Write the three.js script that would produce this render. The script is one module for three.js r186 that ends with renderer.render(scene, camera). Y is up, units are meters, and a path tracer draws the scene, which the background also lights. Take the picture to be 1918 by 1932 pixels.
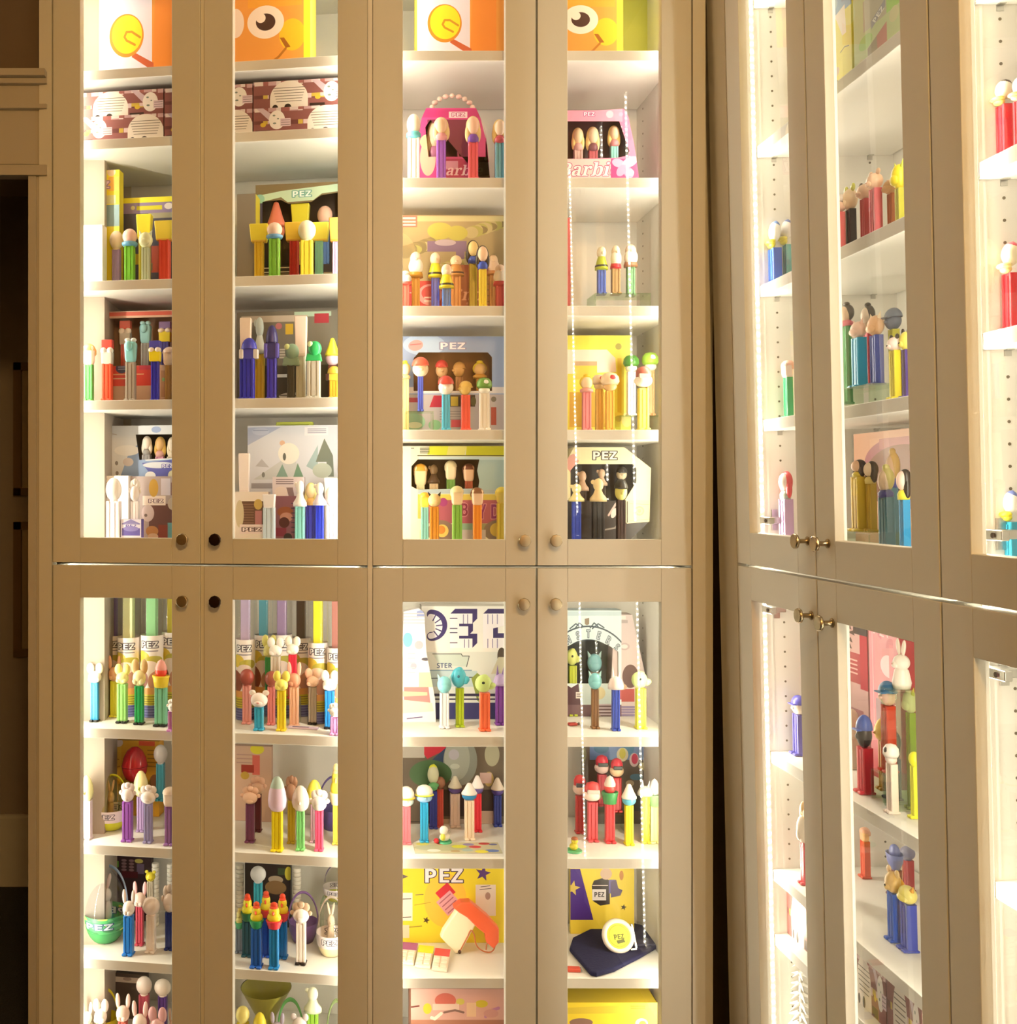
import * as THREE from 'three';
import { RoundedBoxGeometry } from 'three/addons/geometries/RoundedBoxGeometry.js';
import { mergeGeometries } from 'three/addons/utils/BufferGeometryUtils.js';
import { RectAreaLightUniformsLib } from 'three/addons/lights/RectAreaLightUniformsLib.js';

// ---------- camera, exposure, light levels ----------
const scene = new THREE.Scene();
scene.background = new THREE.Color(0, 0, 0);
const EYE = 1.55;
const camera = new THREE.PerspectiveCamera(2 * Math.atan(966 / 1861) * 180 / Math.PI, 1918 / 1932, 0.05, 30);
camera.position.set(0, EYE, 0);
camera.setViewOffset(1918, 1932, 329, 36, 1918, 1932);          // lens shift: the optical axis meets the doors left of the middle
const renderer = new THREE.WebGLRenderer();
renderer.toneMapping = THREE.LinearToneMapping;
renderer.toneMappingExposure = 1.0;
renderer.shadowMap.enabled = true;
RectAreaLightUniformsLib.init();
const LED = new THREE.Color().setRGB(1, 0.93, 0.74);             // warm white tape
const LED_CHIP = 350, LED_TAPE = 9;                              // radiance of a chip, of the tape as an area light
const BULB = new THREE.Color().setRGB(1, 0.6, 0.21), BULB_POWER = 6.2;   // incandescent ceiling lamp behind the camera

// ---------- helpers ----------
let seed = 7; const rnd = () => (seed = (seed * 16807) % 2147483647) / 2147483647;
const seen = {};
function numbered(n) { const k = seen[n] = (seen[n] ?? -1) + 1; return k ? n + '_' + String(k).padStart(3, '0') : n; }
const sh = (m) => { m.castShadow = m.receiveShadow = true; return m; };
function part(name, geo, mat, parent, [x, y, z] = [0, 0, 0]) { const m = sh(new THREE.Mesh(geo, mat)); m.name = numbered(name); m.position.set(x, y, z); parent.add(m); return m; }
function tag(o, label, category, group) { o.userData.label = label; o.userData.category = category; if (group) o.userData.group = group; return o; }
function struct(name, geo, mat, p) { const m = part(name, geo, mat, scene, p); m.userData.kind = 'structure'; return m; }
const box = (w, h, d, x = 0, y = 0, z = 0) => new THREE.BoxGeometry(w, h, d).translate(x, y, z);
const rbox = (w, h, d, r = 0.002, x = 0, y = 0, z = 0, s = 2) => new RoundedBoxGeometry(w, h, d, s, Math.min(r, w * .49, h * .49, d * .49)).translate(x, y, z);
const ball = (x, y, z, rx, ry = rx, rz = rx) => new THREE.SphereGeometry(1, 20, 14).scale(rx, ry, rz).translate(x, y, z);
const cyl = (r0, r1, h, x = 0, y = 0, z = 0, n = 20) => new THREE.CylinderGeometry(r1, r0, h, n).translate(x, y + h / 2, z);
const lathe = (pts, n = 24) => new THREE.LatheGeometry(pts.map(([r, y]) => new THREE.Vector2(r, y)), n);
const merge = (...g) => mergeGeometries(g.map((k) => { k = k.index ? k.toNonIndexed() : k; for (const a of Object.keys(k.attributes)) if (!['position', 'normal', 'uv'].includes(a)) k.deleteAttribute(a); return k; }));

// frames of the four cabinet bays: origin on the door face, x along the doors, z towards the viewer
const LEAN = 1.3 * Math.PI / 180;
const FR = {};
function frame(k, x, z, deg, lean) {
  const m = new THREE.Matrix4().makeRotationY(deg * Math.PI / 180).setPosition(x, 0, z);
  if (lean) m.premultiply(new THREE.Matrix4().makeTranslation(0.879, 1.39, 0).multiply(new THREE.Matrix4().makeRotationZ(LEAN)).multiply(new THREE.Matrix4().makeTranslation(-0.879, -1.39, 0)));
  FR[k] = m;
}
frame('A', 0.0813 - 0.755 * Math.cos(8 * Math.PI / 180), -2.226 - 0.755 * Math.sin(8 * Math.PI / 180), -8);
frame('B', 0.0813, -2.226, 0);
frame('C', 0.879, -2.153, -90, true);
frame('D', 0.879, -1.429, -90, true);
function group(name, cab, u, y, z, turn = 0) {
  const o = new THREE.Group(); o.name = numbered(name);
  o.applyMatrix4(new THREE.Matrix4().makeTranslation(u, y, z).multiply(new THREE.Matrix4().makeRotationY(turn * Math.PI / 180)).premultiply(FR[cab]));
  scene.add(o); return o;
}

// ---------- materials ----------
const mats = {};
const plastic = (c, r = 0.35) => mats[c + r] ??= new THREE.MeshStandardMaterial({ color: c, roughness: r });
function noiseTex(size, lo, hi, rep) {
  const a = new Uint8Array(size * size * 4);
  for (let i = 0; i < size * size; i++) { const v = lo + (hi - lo) * rnd(); a.set([v, v, v, 255], i * 4); }
  const t = new THREE.DataTexture(a, size, size); t.magFilter = THREE.LinearFilter; t.wrapS = t.wrapT = THREE.RepeatWrapping; t.repeat.set(rep, rep); t.needsUpdate = true; return t;
}
const grain = noiseTex(128, 90, 165, 3);
const PAINT = new THREE.MeshStandardMaterial({ color: new THREE.Color().setRGB(0.80, 0.77, 0.69), roughness: 0.5, bumpMap: grain, bumpScale: 0.0002 });
const LEAK_PAINT = new THREE.MeshStandardMaterial({ color: new THREE.Color().setRGB(0.9, 0.87, 0.8), roughness: 0.45 });  // paler than PAINT: colour stands for cabinet light leaking through door gaps
const SHELL = new THREE.MeshStandardMaterial({ color: new THREE.Color().setRGB(0.82, 0.79, 0.73), roughness: 0.55 });
const GLASS = new THREE.MeshPhysicalMaterial({ color: 0xffffff, transmission: 1, thickness: 0, roughness: 0, ior: 1.5 });
const FILM = new THREE.MeshPhysicalMaterial({ color: 0xffffff, transmission: 1, thickness: 0, roughness: 0.02, ior: 1.35 });
const ACRYLIC = new THREE.MeshPhysicalMaterial({ color: 0xeaf3e6, transmission: 1, thickness: 0, roughness: 0, ior: 1.49 });
const NICKEL = new THREE.MeshStandardMaterial({ color: 0xb9a98c, metalness: 1, roughness: 0.28 });
const BRONZE = new THREE.MeshStandardMaterial({ color: 0x2a140c, metalness: 0.6, roughness: 0.35 });
const STEEL = new THREE.MeshStandardMaterial({ color: 0xc4c2bd, metalness: 1, roughness: 0.3 });
const HOLE = new THREE.MeshStandardMaterial({ color: 0x6b5f4c, roughness: 0.9 });
const CHIP = new THREE.MeshStandardMaterial({ color: 0xffffff, emissive: LED, emissiveIntensity: LED_CHIP });
const TAPE = new THREE.MeshStandardMaterial({ color: 0xf2ecd9, roughness: 0.5 });
const tinted = (c, r = 0) => mats['t' + c] ??= new THREE.MeshPhysicalMaterial({ color: c, transmission: 1, thickness: 0, roughness: r, ior: 1.45 });

// printed card: a canvas drawn in units of the carton's own face
let g;                                                             // current 2-D context
let blank = false;                                                  // the first colour laid down is the stock the card is cut from
const R = (c, x, y, w, h) => { g.fillStyle = c; if (blank) { blank = false; g.fillRect(-9e3, -9e3, 2e4, 2e4); return; } g.fillRect(x, y, w, h); };
const E = (c, x, y, rx, ry = rx, a = 0) => { g.fillStyle = c; g.beginPath(); g.ellipse(x, y, rx, ry, a, 0, 7); g.fill(); };
const G = (c, ...p) => { g.fillStyle = c; g.beginPath(); for (let i = 0; i < p.length; i += 2) g.lineTo(p[i], p[i + 1]); g.closePath(); g.fill(); };
const L = (c, w, ...p) => { g.strokeStyle = c; g.lineWidth = w; g.lineCap = 'round'; g.lineJoin = 'round'; g.beginPath(); for (let i = 0; i < p.length; i += 2) g.lineTo(p[i], p[i + 1]); g.stroke(); };
const T = (c, s, x, y, size, o = {}) => { g.save(); g.translate(x, y); g.rotate((o.a || 0) * Math.PI / 180); g.scale(o.sx || 1, 1); g.font = `${o.i ? 'italic ' : ''}bold ${size}px ${o.f || 'sans-serif'}`; g.textAlign = 'center'; g.textBaseline = 'middle'; if (o.st) { g.strokeStyle = o.st; g.lineWidth = o.sw || size * .22; g.lineJoin = 'round'; g.strokeText(s, 0, 0); } g.fillStyle = c; g.fillText(s, 0, 0); g.restore(); };
const star = (c, x, y, r, a = 0) => { const p = []; for (let i = 0; i < 10; i++) { const t = a + i * Math.PI / 5 - Math.PI / 2, q = i % 2 ? r * .42 : r; p.push(x + q * Math.cos(t), y + q * Math.sin(t)); } G(c, ...p); };
const lines = (c, w, x, y, len, n, dy, taper = 0) => { for (let i = 0; i < n; i++) L(c, w, x - len / 2 + Math.abs(n / 2 - i) * taper * 0 + taper * (n - i), y + i * dy, x + len / 2 - taper * (n - i), y + i * dy); };
function print(x0, y0, x1, y1, draw, q = 4) {
  const c = document.createElement('canvas'); c.width = Math.round((x1 - x0) * q); c.height = Math.round((y1 - y0) * q);
  g = c.getContext('2d'); g.scale(q, q); g.translate(-x0, -y0); blank = true; draw();
  const t = new THREE.CanvasTexture(c); t.colorSpace = THREE.SRGBColorSpace; t.anisotropy = 4;
  return new THREE.MeshStandardMaterial({ map: t, roughness: 0.42 });
}

// ---------- the room ----------
const WALL = new THREE.MeshStandardMaterial({ color: new THREE.Color().setRGB(0.56, 0.47, 0.34), roughness: 0.9, bumpMap: grain, bumpScale: 0.0006 });
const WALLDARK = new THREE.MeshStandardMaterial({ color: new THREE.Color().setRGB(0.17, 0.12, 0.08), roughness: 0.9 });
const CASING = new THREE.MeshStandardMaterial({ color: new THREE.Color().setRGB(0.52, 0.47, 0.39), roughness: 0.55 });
const HALL = new THREE.MeshStandardMaterial({ color: new THREE.Color().setRGB(0.42, 0.36, 0.3), roughness: 0.9 });
const CARPET = new THREE.MeshStandardMaterial({ color: new THREE.Color().setRGB(0.06, 0.06, 0.075), roughness: 1, bumpMap: noiseTex(256, 40, 220, 12), bumpScale: 0.004 });
const WOOD = new THREE.MeshStandardMaterial({ color: new THREE.Color().setRGB(0.23, 0.13, 0.06), roughness: 0.45 });
struct('floor', box(7, 0.1, 7.2), CARPET, [-1, -0.05, -1.4]);
struct('ceiling', box(7, 0.1, 7.2), WALL, [-1, 3.0, -1.4]);
struct('wall_rear', box(7, 3, 0.1), WALL, [-1, 1.5, 1.65]);
struct('wall_right', box(0.1, 3, 5), WALL, [1.33, 1.5, -0.8]);
struct('wall_front', box(2.2, 3, 0.1), WALL, [0.35, 1.5, -2.72]);
const OX0 = -1.75, OX1 = -0.723, WZ = -2.36, WT = 0.135, OY = 2.30;
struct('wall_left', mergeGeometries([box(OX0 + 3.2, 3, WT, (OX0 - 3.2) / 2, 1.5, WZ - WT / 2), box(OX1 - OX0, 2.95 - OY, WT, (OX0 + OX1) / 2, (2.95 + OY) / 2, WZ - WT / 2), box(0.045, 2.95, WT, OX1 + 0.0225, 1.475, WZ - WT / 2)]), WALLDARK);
struct('wall_side', box(0.1, 3, 4), WALL, [-3.2, 1.5, -0.4]);
struct('wall_hall', box(3.2, 3, 0.1), HALL, [-1.8, 1.5, -3.95]);
struct('wall_hall_end', box(0.1, 3, 1.5), HALL, [-0.62, 1.5, -3.2]);
struct('wall_hall_far', box(0.1, 3, 1.5), HALL, [-3.2, 1.5, -3.2]);
struct('baseboard_hall', merge(box(2.5, 0.24, 0.016, 0, 0.12, 0), box(2.5, 0.03, 0.022, 0, 0.255, 0), box(2.5, 0.012, 0.014, 0, 0.276, 0)), PAINT, [-1.95, 0, -3.89]);
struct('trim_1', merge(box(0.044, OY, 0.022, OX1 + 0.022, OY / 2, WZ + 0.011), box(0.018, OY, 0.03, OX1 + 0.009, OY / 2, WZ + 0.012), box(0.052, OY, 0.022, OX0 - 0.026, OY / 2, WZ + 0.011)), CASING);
const tx = OX1 + 0.045, tw = tx - OX0 + 0.1, tc = tx - tw / 2;                    // door head: architrave, frieze and two beads
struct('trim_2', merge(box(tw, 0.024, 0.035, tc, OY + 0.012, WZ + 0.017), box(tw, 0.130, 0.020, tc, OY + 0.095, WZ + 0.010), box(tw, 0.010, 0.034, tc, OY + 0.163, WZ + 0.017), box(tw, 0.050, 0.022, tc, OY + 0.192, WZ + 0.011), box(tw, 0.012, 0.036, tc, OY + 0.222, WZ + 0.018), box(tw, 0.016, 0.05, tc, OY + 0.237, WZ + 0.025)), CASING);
for (const [y, h, l] of [[1.54, 0.523, 'dark wooden picture frame, upper of two on the dark hall wall'], [0.905, 0.531, 'dark wooden picture frame, lower of two on the dark hall wall']]) {
  const o = new THREE.Group(); o.name = numbered('picture_frame'); o.position.set(-1.05, y, -3.9); scene.add(o); tag(o, l, 'picture');
  const w = 0.42;
  part('frame', merge(box(w, 0.03, 0.025, 0, 0.015, 0.0125), box(w, 0.03, 0.025, 0, h - 0.015, 0.0125), box(0.03, h, 0.025, -w / 2 + 0.015, h / 2, 0.0125), box(0.03, h, 0.025, w / 2 - 0.015, h / 2, 0.0125)), WOOD, o);
  part('mat_board', box(w - 0.05, h - 0.05, 0.006, 0, h / 2, 0.006), plastic('#b9a988', 0.8), o);
  part('picture', box(w * 0.62, h * 0.4, 0.003, 0.02, y > 1 ? h * .36 : h * .62, 0.0105), plastic('#4e4030', 0.8), o);
  part('glass', new THREE.PlaneGeometry(w - 0.05, h - 0.05), GLASS, o, [0, h / 2, 0.016]);
}
{ // ceiling lamp behind the camera
  const o = new THREE.Group(); o.name = 'ceiling_lamp'; o.position.set(0.3, 2.95, 0.7); scene.add(o); tag(o, 'warm glass globe lamp under the ceiling', 'lamp');
  part('mount', cyl(0.07, 0.07, 0.03, 0, -0.03, 0), NICKEL, o);
  part('lamp_globe', new THREE.SphereGeometry(0.13, 24, 16), new THREE.MeshStandardMaterial({ color: 0xfff0d8, emissive: BULB, emissiveIntensity: 3 }), o, [0, -0.15, 0]);
  const l = new THREE.PointLight(BULB, BULB_POWER, 0, 2); l.position.set(0, -0.15, 0); l.castShadow = true; l.shadow.radius = 5; o.add(l);
}

// ---------- cabinets ----------
function mitred(x0, x1, z0, z1, y, t, cut) {                                     // a board seen from above, its ends cut on the skew where the bay meets the next one at an angle
  const s = new THREE.Shape([new THREE.Vector2(x0 + cut * z0, -z0), new THREE.Vector2(x1 + cut * z0, -z0), new THREE.Vector2(x1 + cut * z1, -z1), new THREE.Vector2(x0 + cut * z1, -z1)]);
  return new THREE.ExtrudeGeometry(s, { depth: t, bevelEnabled: true, bevelSize: 0.0008, bevelThickness: 0.0008, bevelSegments: 1 }).rotateX(-Math.PI / 2).translate(0, y, 0);
}
const STILE = 0.068, DT = 0.022;
function knobAt(door, x, y, m) {
  const k = part('knob', lathe([[0, 0], [0.0085, 0], [0.0085, 0.002], [0.0045, 0.004], [0.0045, 0.017], [0.0085, 0.0185], [0.0138, 0.021], [0.0145, 0.0225], [0.0138, 0.0265], [0.012, 0.0275], [0, 0.0275]], 10).rotateX(Math.PI / 2), m, door, [x, y, 0]);
  return k;
}
function makeDoor(cab, x0, x1, y0, y1, gy0, gy1, knob, ga = 0.0022, gb = 0.0022) {
  const d = new THREE.Group(); d.name = numbered('door'); cab.add(d); d.position.set(0, 0, 0);
  const a = x0 + ga, b = x1 - gb;
  for (const x of [a + STILE / 2, b - STILE / 2]) part('stile', rbox(STILE - .0004, y1 - y0, DT, 0.0012, x, (y0 + y1) / 2, -DT / 2), PAINT, d);
  part('rail', rbox(b - a - 2 * STILE, gy0 - y0, DT, 0.0012, (a + b) / 2, (y0 + gy0) / 2, -DT / 2), PAINT, d);
  part('rail', rbox(b - a - 2 * STILE, y1 - gy1, DT, 0.0012, (a + b) / 2, (y1 + gy1) / 2, -DT / 2), PAINT, d);
  part('glass_pane', new THREE.PlaneGeometry(b - a - 2 * STILE, gy1 - gy0), GLASS, d, [(a + b) / 2, (gy0 + gy1) / 2, -DT * 0.75]);
  if (knob) knobAt(d, knob[0], knob[1], knob[2]);
  return d;
}
function ledTape(cab, x, y0, y1, dir) {                          // tape turned 20 degrees in the corner behind the door stile, shining into the cabinet
  const t = part('led_light_strip', box(0.0015, y1 - y0, 0.012), TAPE, cab, [x + dir * 0.0065, (y0 + y1) / 2, -0.047]), c = [];
  const n = Math.floor((y1 - y0) / 0.0165);
  for (let i = 0; i < n; i++) c.push(new THREE.PlaneGeometry(0.0055, 0.0055).rotateY(Math.PI / 2).translate(0.0013, (i - (n - 1) / 2) * 0.0165, 0));
  const chips = part('led_lamp_chip', mergeGeometries(c), CHIP, t); chips.userData.kind = 'stuff';
  t.rotation.y = dir > 0 ? Math.PI / 9 : Math.PI * 8 / 9;
  const l = new THREE.RectAreaLight(LED, LED_TAPE, 0.010, y1 - y0); l.position.set(x + dir * 0.0085, (y0 + y1) / 2, -0.0475); l.rotation.y = -dir * Math.PI * 7 / 18; l.castShadow = true; cab.add(l);
}
function cabinet(k, W, mid, o) {
  const cut = o.cut || 0, c = group('display_cabinet', k, 0, 0, 0); tag(c, o.label, 'cabinet', 'white glass-door display cabinets');
  const y0 = o.y0, y1 = o.y1, T2 = 0.018, ZB = -0.36, yb = o.floor, yt = o.top;
  for (const [x, k2] of [[0, 1], [W, -1]]) part('side_panel', box(T2, y1 - y0, 0.336, k2 * T2 / 2, 0, -0.168), SHELL, c, [x + cut * -0.024, (y0 + y1) / 2, -0.024]).rotation.y = Math.atan(cut);
  part('back_panel', box(W - 2 * T2, y1 - y0, 0.008, W / 2 + cut * ZB, (y0 + y1) / 2, ZB + 0.004), SHELL, c);
  part('bottom_panel', mitred(T2, W - T2, -0.054, ZB + 0.009, y0, yb - y0, cut), SHELL, c);
  part('top_panel', mitred(T2, W - T2, -0.054, ZB + 0.009, yt, y1 - yt, cut), SHELL, c);
  for (const y of o.shelves) part('shelf', mitred(T2 + 0.001, W - T2 - 0.001, -0.056, -0.345, y - 0.0228, 0.022, cut), SHELL, c);
  if (o.gm) part('centre_strip', merge(box(0.0085, o.d1 - o.d0, 0.03, mid, (o.d1 + o.d0) / 2, -0.021), box(0.03, yt - yb, 0.01, mid, (yt + yb) / 2, -0.034)), LEAK_PAINT, c);  // strip lightened by colour to paint in the glow between the doors
  else if (o.mullion !== false) part('centre_strip', box(0.03, yt - yb, 0.012, mid, (yt + yb) / 2, -0.031), SHELL, c);
  makeDoor(c, 0, mid, o.d0, o.d1, o.g0, o.g1, o.knobs[0], o.gl, o.gm);
  makeDoor(c, mid, W, o.d0, o.d1, o.g0, o.g1, o.knobs[1], o.gm, o.gr);
  ledTape(c, T2 + cut * -0.047, y0 + 0.001, y1 - 0.001, 1); ledTape(c, W - T2 + cut * -0.047, y0 + 0.001, y1 - 0.001, -1);
  const holes = [];
  for (let y = y0 + 0.06; y < y1 - 0.05; y += 0.032) for (const z of [-0.092, -0.3]) holes.push(new THREE.CylinderGeometry(0.0024, 0.0024, 0.0006, 8).rotateZ(Math.PI / 2).translate(T2 + 0.0002 + cut * z, y, z), ...(cut ? [] : [new THREE.CylinderGeometry(0.0024, 0.0024, 0.0006, 8).rotateZ(Math.PI / 2).translate(W - T2 - 0.0002, y, z)]));
  part('pin_hole', mergeGeometries(holes), HOLE, c).userData.kind = 'stuff';
  for (const y of o.shelves) for (const z of [-0.092, -0.3]) part('shelf_pin', merge(box(0.008, 0.002, 0.01, T2 + 0.004 + cut * z, y - 0.0242, z), box(0.0015, 0.009, 0.01, T2 + 0.001 + cut * z, y - 0.0285, z)), STEEL, c);
  for (const y of o.hinges || []) {
    const h = part('hinge', merge(rbox(0.052, 0.015, 0.012, 0.002, 0.046, y, -0.047), box(0.004, 0.045, 0.012, T2 + 0.003, y, -0.075), rbox(0.03, 0.013, 0.035, 0.002, T2 + 0.018, y, -0.065)), STEEL, c);
    part('hinge_screw', cyl(0.004, 0.004, 0.002, 0, 0, 0, 10).rotateX(Math.PI / 2), BRONZE, h, [0.056, y, -0.041]);
  }
  return c;
}
const up = (s) => s.map((v) => EYE + v);
const UP = { y0: 1.386, y1: 2.83, d0: 1.3862, d1: 2.815, g0: 1.4447, g1: 2.745, floor: 1.43, top: 2.81 };
const LO = { y0: 0.12, y1: 1.379, d0: 0.13, d1: 1.3798, g0: 0.2, g1: 1.304, floor: 0.18, top: 1.361 };
const ky0 = 1.443, ky1 = 1.301, KA = 0.365, KB = 0.3757;
cabinet('A', 0.755, KA, { ...UP, cut: 0.1405, gm: 0.0048, gr: 0.006, shelves: up([1.017, 0.85, 0.51, 0.2225]), knobs: [[KA - 0.041, ky0, NICKEL], [KA + 0.036, ky0, BRONZE]], label: 'upper cabinet over the four doors nearest the dark doorway, skull cartons inside' });
cabinet('A', 0.755, KA, { ...LO, cut: 0.1405, gm: 0.0048, gr: 0.006, shelves: up([-0.566, -0.847, -1.122]), knobs: [[KA - 0.041, ky1, NICKEL], [KA + 0.036, ky1, BRONZE]], label: 'lower cabinet nearest the dark doorway, holding rabbits, eggs and clear tubes' });
cabinet('B', 0.7273, KB, { ...UP, gl: 0.006, shelves: up([1.023, 0.729, 0.4326, 0.146]), knobs: [[KB - 0.031, ky0, NICKEL], [KB + 0.039, ky0, NICKEL]], label: 'upper cabinet beside the room corner, pink handbag boxes inside' });
cabinet('B', 0.7273, KB, { ...LO, gl: 0.006, shelves: up([-0.5637, -0.8456, -1.1225]), knobs: [[KB - 0.033, ky1, NICKEL], [KB + 0.038, ky1, NICKEL]], label: 'lower cabinet beside the room corner, navy pouch and orange launcher inside' });
const CU = { ...UP, y0: 1.398, d0: 1.3982, g0: 1.466, floor: 1.445 }, CL = { ...LO, y1: 1.391, d1: 1.3918, g1: 1.323, top: 1.374 };
cabinet('C', 0.724, 0.355, { ...CU, shelves: up([0.747, 0.446, 0.156]).concat([2.62]), knobs: [[0.325, 1.461, NICKEL], [0.400, 1.460, NICKEL]], hinges: [1.49], mullion: false, label: 'upper cabinet on the side wall next to the corner, ducks and panda inside' });
cabinet('C', 0.724, 0.355, { ...CL, shelves: up([-0.5605, -0.815, -0.955, -1.2]), knobs: [[0.333, 1.324, NICKEL], [0.409, 1.320, NICKEL]], hinges: [1.30], mullion: false, label: 'lower cabinet on the side wall next to the corner, tall red box inside' });
cabinet('D', 0.72, 0.36, { ...CU, shelves: up([0.72, 0.47, 0.2267]), knobs: [[0.33, 1.468, NICKEL], [0.39, 1.468, NICKEL]], hinges: [1.49], mullion: false, label: 'upper cabinet cut off by the picture edge, mostly bare white panel' });
cabinet('D', 0.72, 0.36, { ...CL, shelves: up([-0.556, -0.85]), knobs: [[0.33, 1.31, NICKEL], [0.39, 1.31, NICKEL]], hinges: [1.296], mullion: false, label: 'lower cabinet cut off by the picture edge, two turquoise slabs inside' });
// fillers, plinths and the shadowed notch in the corner
const addF = (k, geo) => geo.applyMatrix4(FR[k]);
struct('trim_3', addF('A', box(0.031, 2.95, 0.03, -0.0165, 1.475, -0.015)), PAINT);
struct('trim_4', box(0.0285, 2.95, 0.36, 0.8233, 1.475, -2.405), PAINT);
struct('trim_5', box(0.0414, 2.95, 0.02, 0.8585, 1.475, -2.30), PAINT);
struct('trim_6', addF('C', box(0.098, 2.95, 0.14, -0.050, 1.475, -0.07)), PAINT);
struct('leaklight_trim_9', box(0.0105, 2.95, 0.02, 0.0813, 1.475, -2.2365), LEAK_PAINT);  // light leaking at the joint of the two bays, put into the colour
struct('trim_7', merge(addF('A', box(0.7, 0.11, 0.3, 0.36, 0.055, -0.2)), addF('B', box(0.72, 0.11, 0.3, 0.365, 0.055, -0.2)), box(0.3, 0.11, 1.4, 1.1, 0.055, -1.44)), PAINT);
struct('trim_8', merge(addF('A', box(0.72, 0.11, 0.03, 0.36, 2.895, -0.02)), addF('B', box(0.72, 0.11, 0.03, 0.364, 2.895, -0.02)), box(0.03, 0.11, 1.4, 0.9, 2.895, -1.44)), PAINT);

// ---------- candy dispensers ----------
const SH = { A: up([1.017, 0.85, 0.51, 0.2225]).concat([1.43]), a: up([-0.566, -0.847, -1.122]).concat([0.18]), B: up([1.023, 0.729, 0.4326, 0.146]).concat([1.43]), b: up([-0.5637, -0.8456, -1.1225]).concat([0.18]), C: [2.62].concat(up([0.747, 0.446, 0.156])).concat([1.445]), c: up([-0.5605, -0.815, -0.955, -1.2]), D: up([0.72, 0.47, 0.2267]).concat([1.445]), d: up([-0.556, -0.85]) };
const stemGeo = (() => {                                           // sleeve with a slot down the front where the inner body shows, one metre tall
  const w = 0.0112, d = 0.0085, s = new THREE.Shape();
  s.moveTo(-w + .002, -d); s.lineTo(-.0062, -d); s.lineTo(-.0056, -d + .0016); s.lineTo(.0056, -d + .0016); s.lineTo(.0062, -d); s.lineTo(w - .002, -d); s.quadraticCurveTo(w, -d, w, -d + .002);
  s.lineTo(w, d - .003); s.quadraticCurveTo(w, d, w - .003, d); s.lineTo(-w + .003, d); s.quadraticCurveTo(-w, d, -w, d - .003); s.lineTo(-w, -d + .002); s.quadraticCurveTo(-w, -d, -w + .002, -d);
  return new THREE.ExtrudeGeometry(s, { depth: 1, bevelEnabled: false, curveSegments: 3 }).rotateX(-Math.PI / 2);
})();
const ridge = rbox(0.007, 1, 0.0012, 0.0005, 0, 0.5, 0.0076, 1);
const footGeo = merge(rbox(0.026, 0.004, 0.021, 0.0016, 0, 0.002, 0), rbox(0.011, 0.0055, 0.010, 0.0025, -0.0072, 0.00275, 0.011), rbox(0.011, 0.0055, 0.010, 0.0025, 0.0072, 0.00275, 0.011));
const HEADS = {};                                                  // unit heads: x and z -0.5..0.5, y 0..1
const H = (k, ...p) => { HEADS[k] = p; };
const taper = (geo, top, bot) => { const p = geo.attributes.position; for (let i = 0; i < p.count; i++) { const t = p.getY(i), f = bot + (top - bot) * Math.min(1, Math.max(0, t)); p.setX(i, p.getX(i) * f); p.setZ(i, p.getZ(i) * f); } geo.computeVertexNormals(); return geo; };
const dome = (x, y, z, rx, ry, rz) => new THREE.SphereGeometry(1, 20, 8, 0, Math.PI * 2, 0, Math.PI / 2).scale(rx, ry, rz).translate(x, y, z);
H('ball', ['head', ball(0, .52, 0, .5, .5, .5), 0], ['neck', cyl(.26, .22, .12, 0, 0, 0), 0]);
H('block', ['head', taper(rbox(1, 1, .62, .07, 0, .5, 0, 3), 1, .82), 0], ['collar', rbox(.8, .1, .56, .03, 0, .04, 0), 1]);
H('collared', ['head', ball(0, .58, 0, .46, .44, .46), 0], ['collar', lathe([[0, 0], [.42, 0], [.5, .1], [.5, .2], [.42, .26], [0, .26]]), 1]);
H('eyes', ['head', taper(rbox(.86, .5, .6, .06, 0, .25, 0), 1, .9), 0], ['knob_eye', ball(-.24, .54, .12, .24, .14, .24), 1], ['knob_eye', ball(.24, .54, .12, .24, .14, .24), 1], ['top_box', rbox(.8, .36, .5, .04, 0, .8, -.05), 2]);
H('snout', ['head', taper(rbox(.9, .86, .66, .2, 0, .43, 0, 3), 1, .8), 0], ['knob_eye', ball(-.2, .92, .1, .2, .09, .2), 1], ['knob_eye', ball(.22, .92, .1, .2, .09, .2), 1], ['nose', ball(-.06, .66, .34, .26, .2, .18), 0]);
H('lop', ['head', merge(ball(0, .3, 0, .4, .3, .42), ball(-.18, .2, .28, .18, .12, .14), ball(.18, .2, .28, .18, .12, .14)), 0], ['ear', ball(-.27, .72, -.04, .24, .28, .2), 1], ['ear', ball(.27, .72, -.04, .24, .28, .2), 1]);
H('bunny', ['head', merge(ball(0, .27, 0, .44, .28, .42), ball(-.14, .16, .34, .16, .09, .12), ball(.14, .16, .34, .16, .09, .12)), 0], ['ear', ball(-.25, .74, -.02, .15, .27, .1).rotateZ(.12), 1], ['ear', ball(.25, .74, -.02, .15, .27, .1).rotateZ(-.12), 1]);
H('bear', ['head', merge(ball(0, .42, 0, .46, .42, .44), ball(0, .28, .36, .22, .15, .16)), 0], ['ear', ball(-.36, .84, 0, .18, .16, .1), 1], ['ear', ball(.36, .84, 0, .18, .16, .1), 1], ['nose', ball(0, .32, .5, .08, .05, .05), 2]);
H('duck', ['head', ball(0, .62, -.04, .38, .36, .38), 0], ['bill', merge(ball(0, .26, .28, .36, .1, .3), ball(0, .16, .2, .28, .12, .24)), 1], ['cap', merge(dome(0, .8, -.08, .3, .2, .3), ball(.05, .97, -.1, .08, .04, .08)), 2]);
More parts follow.
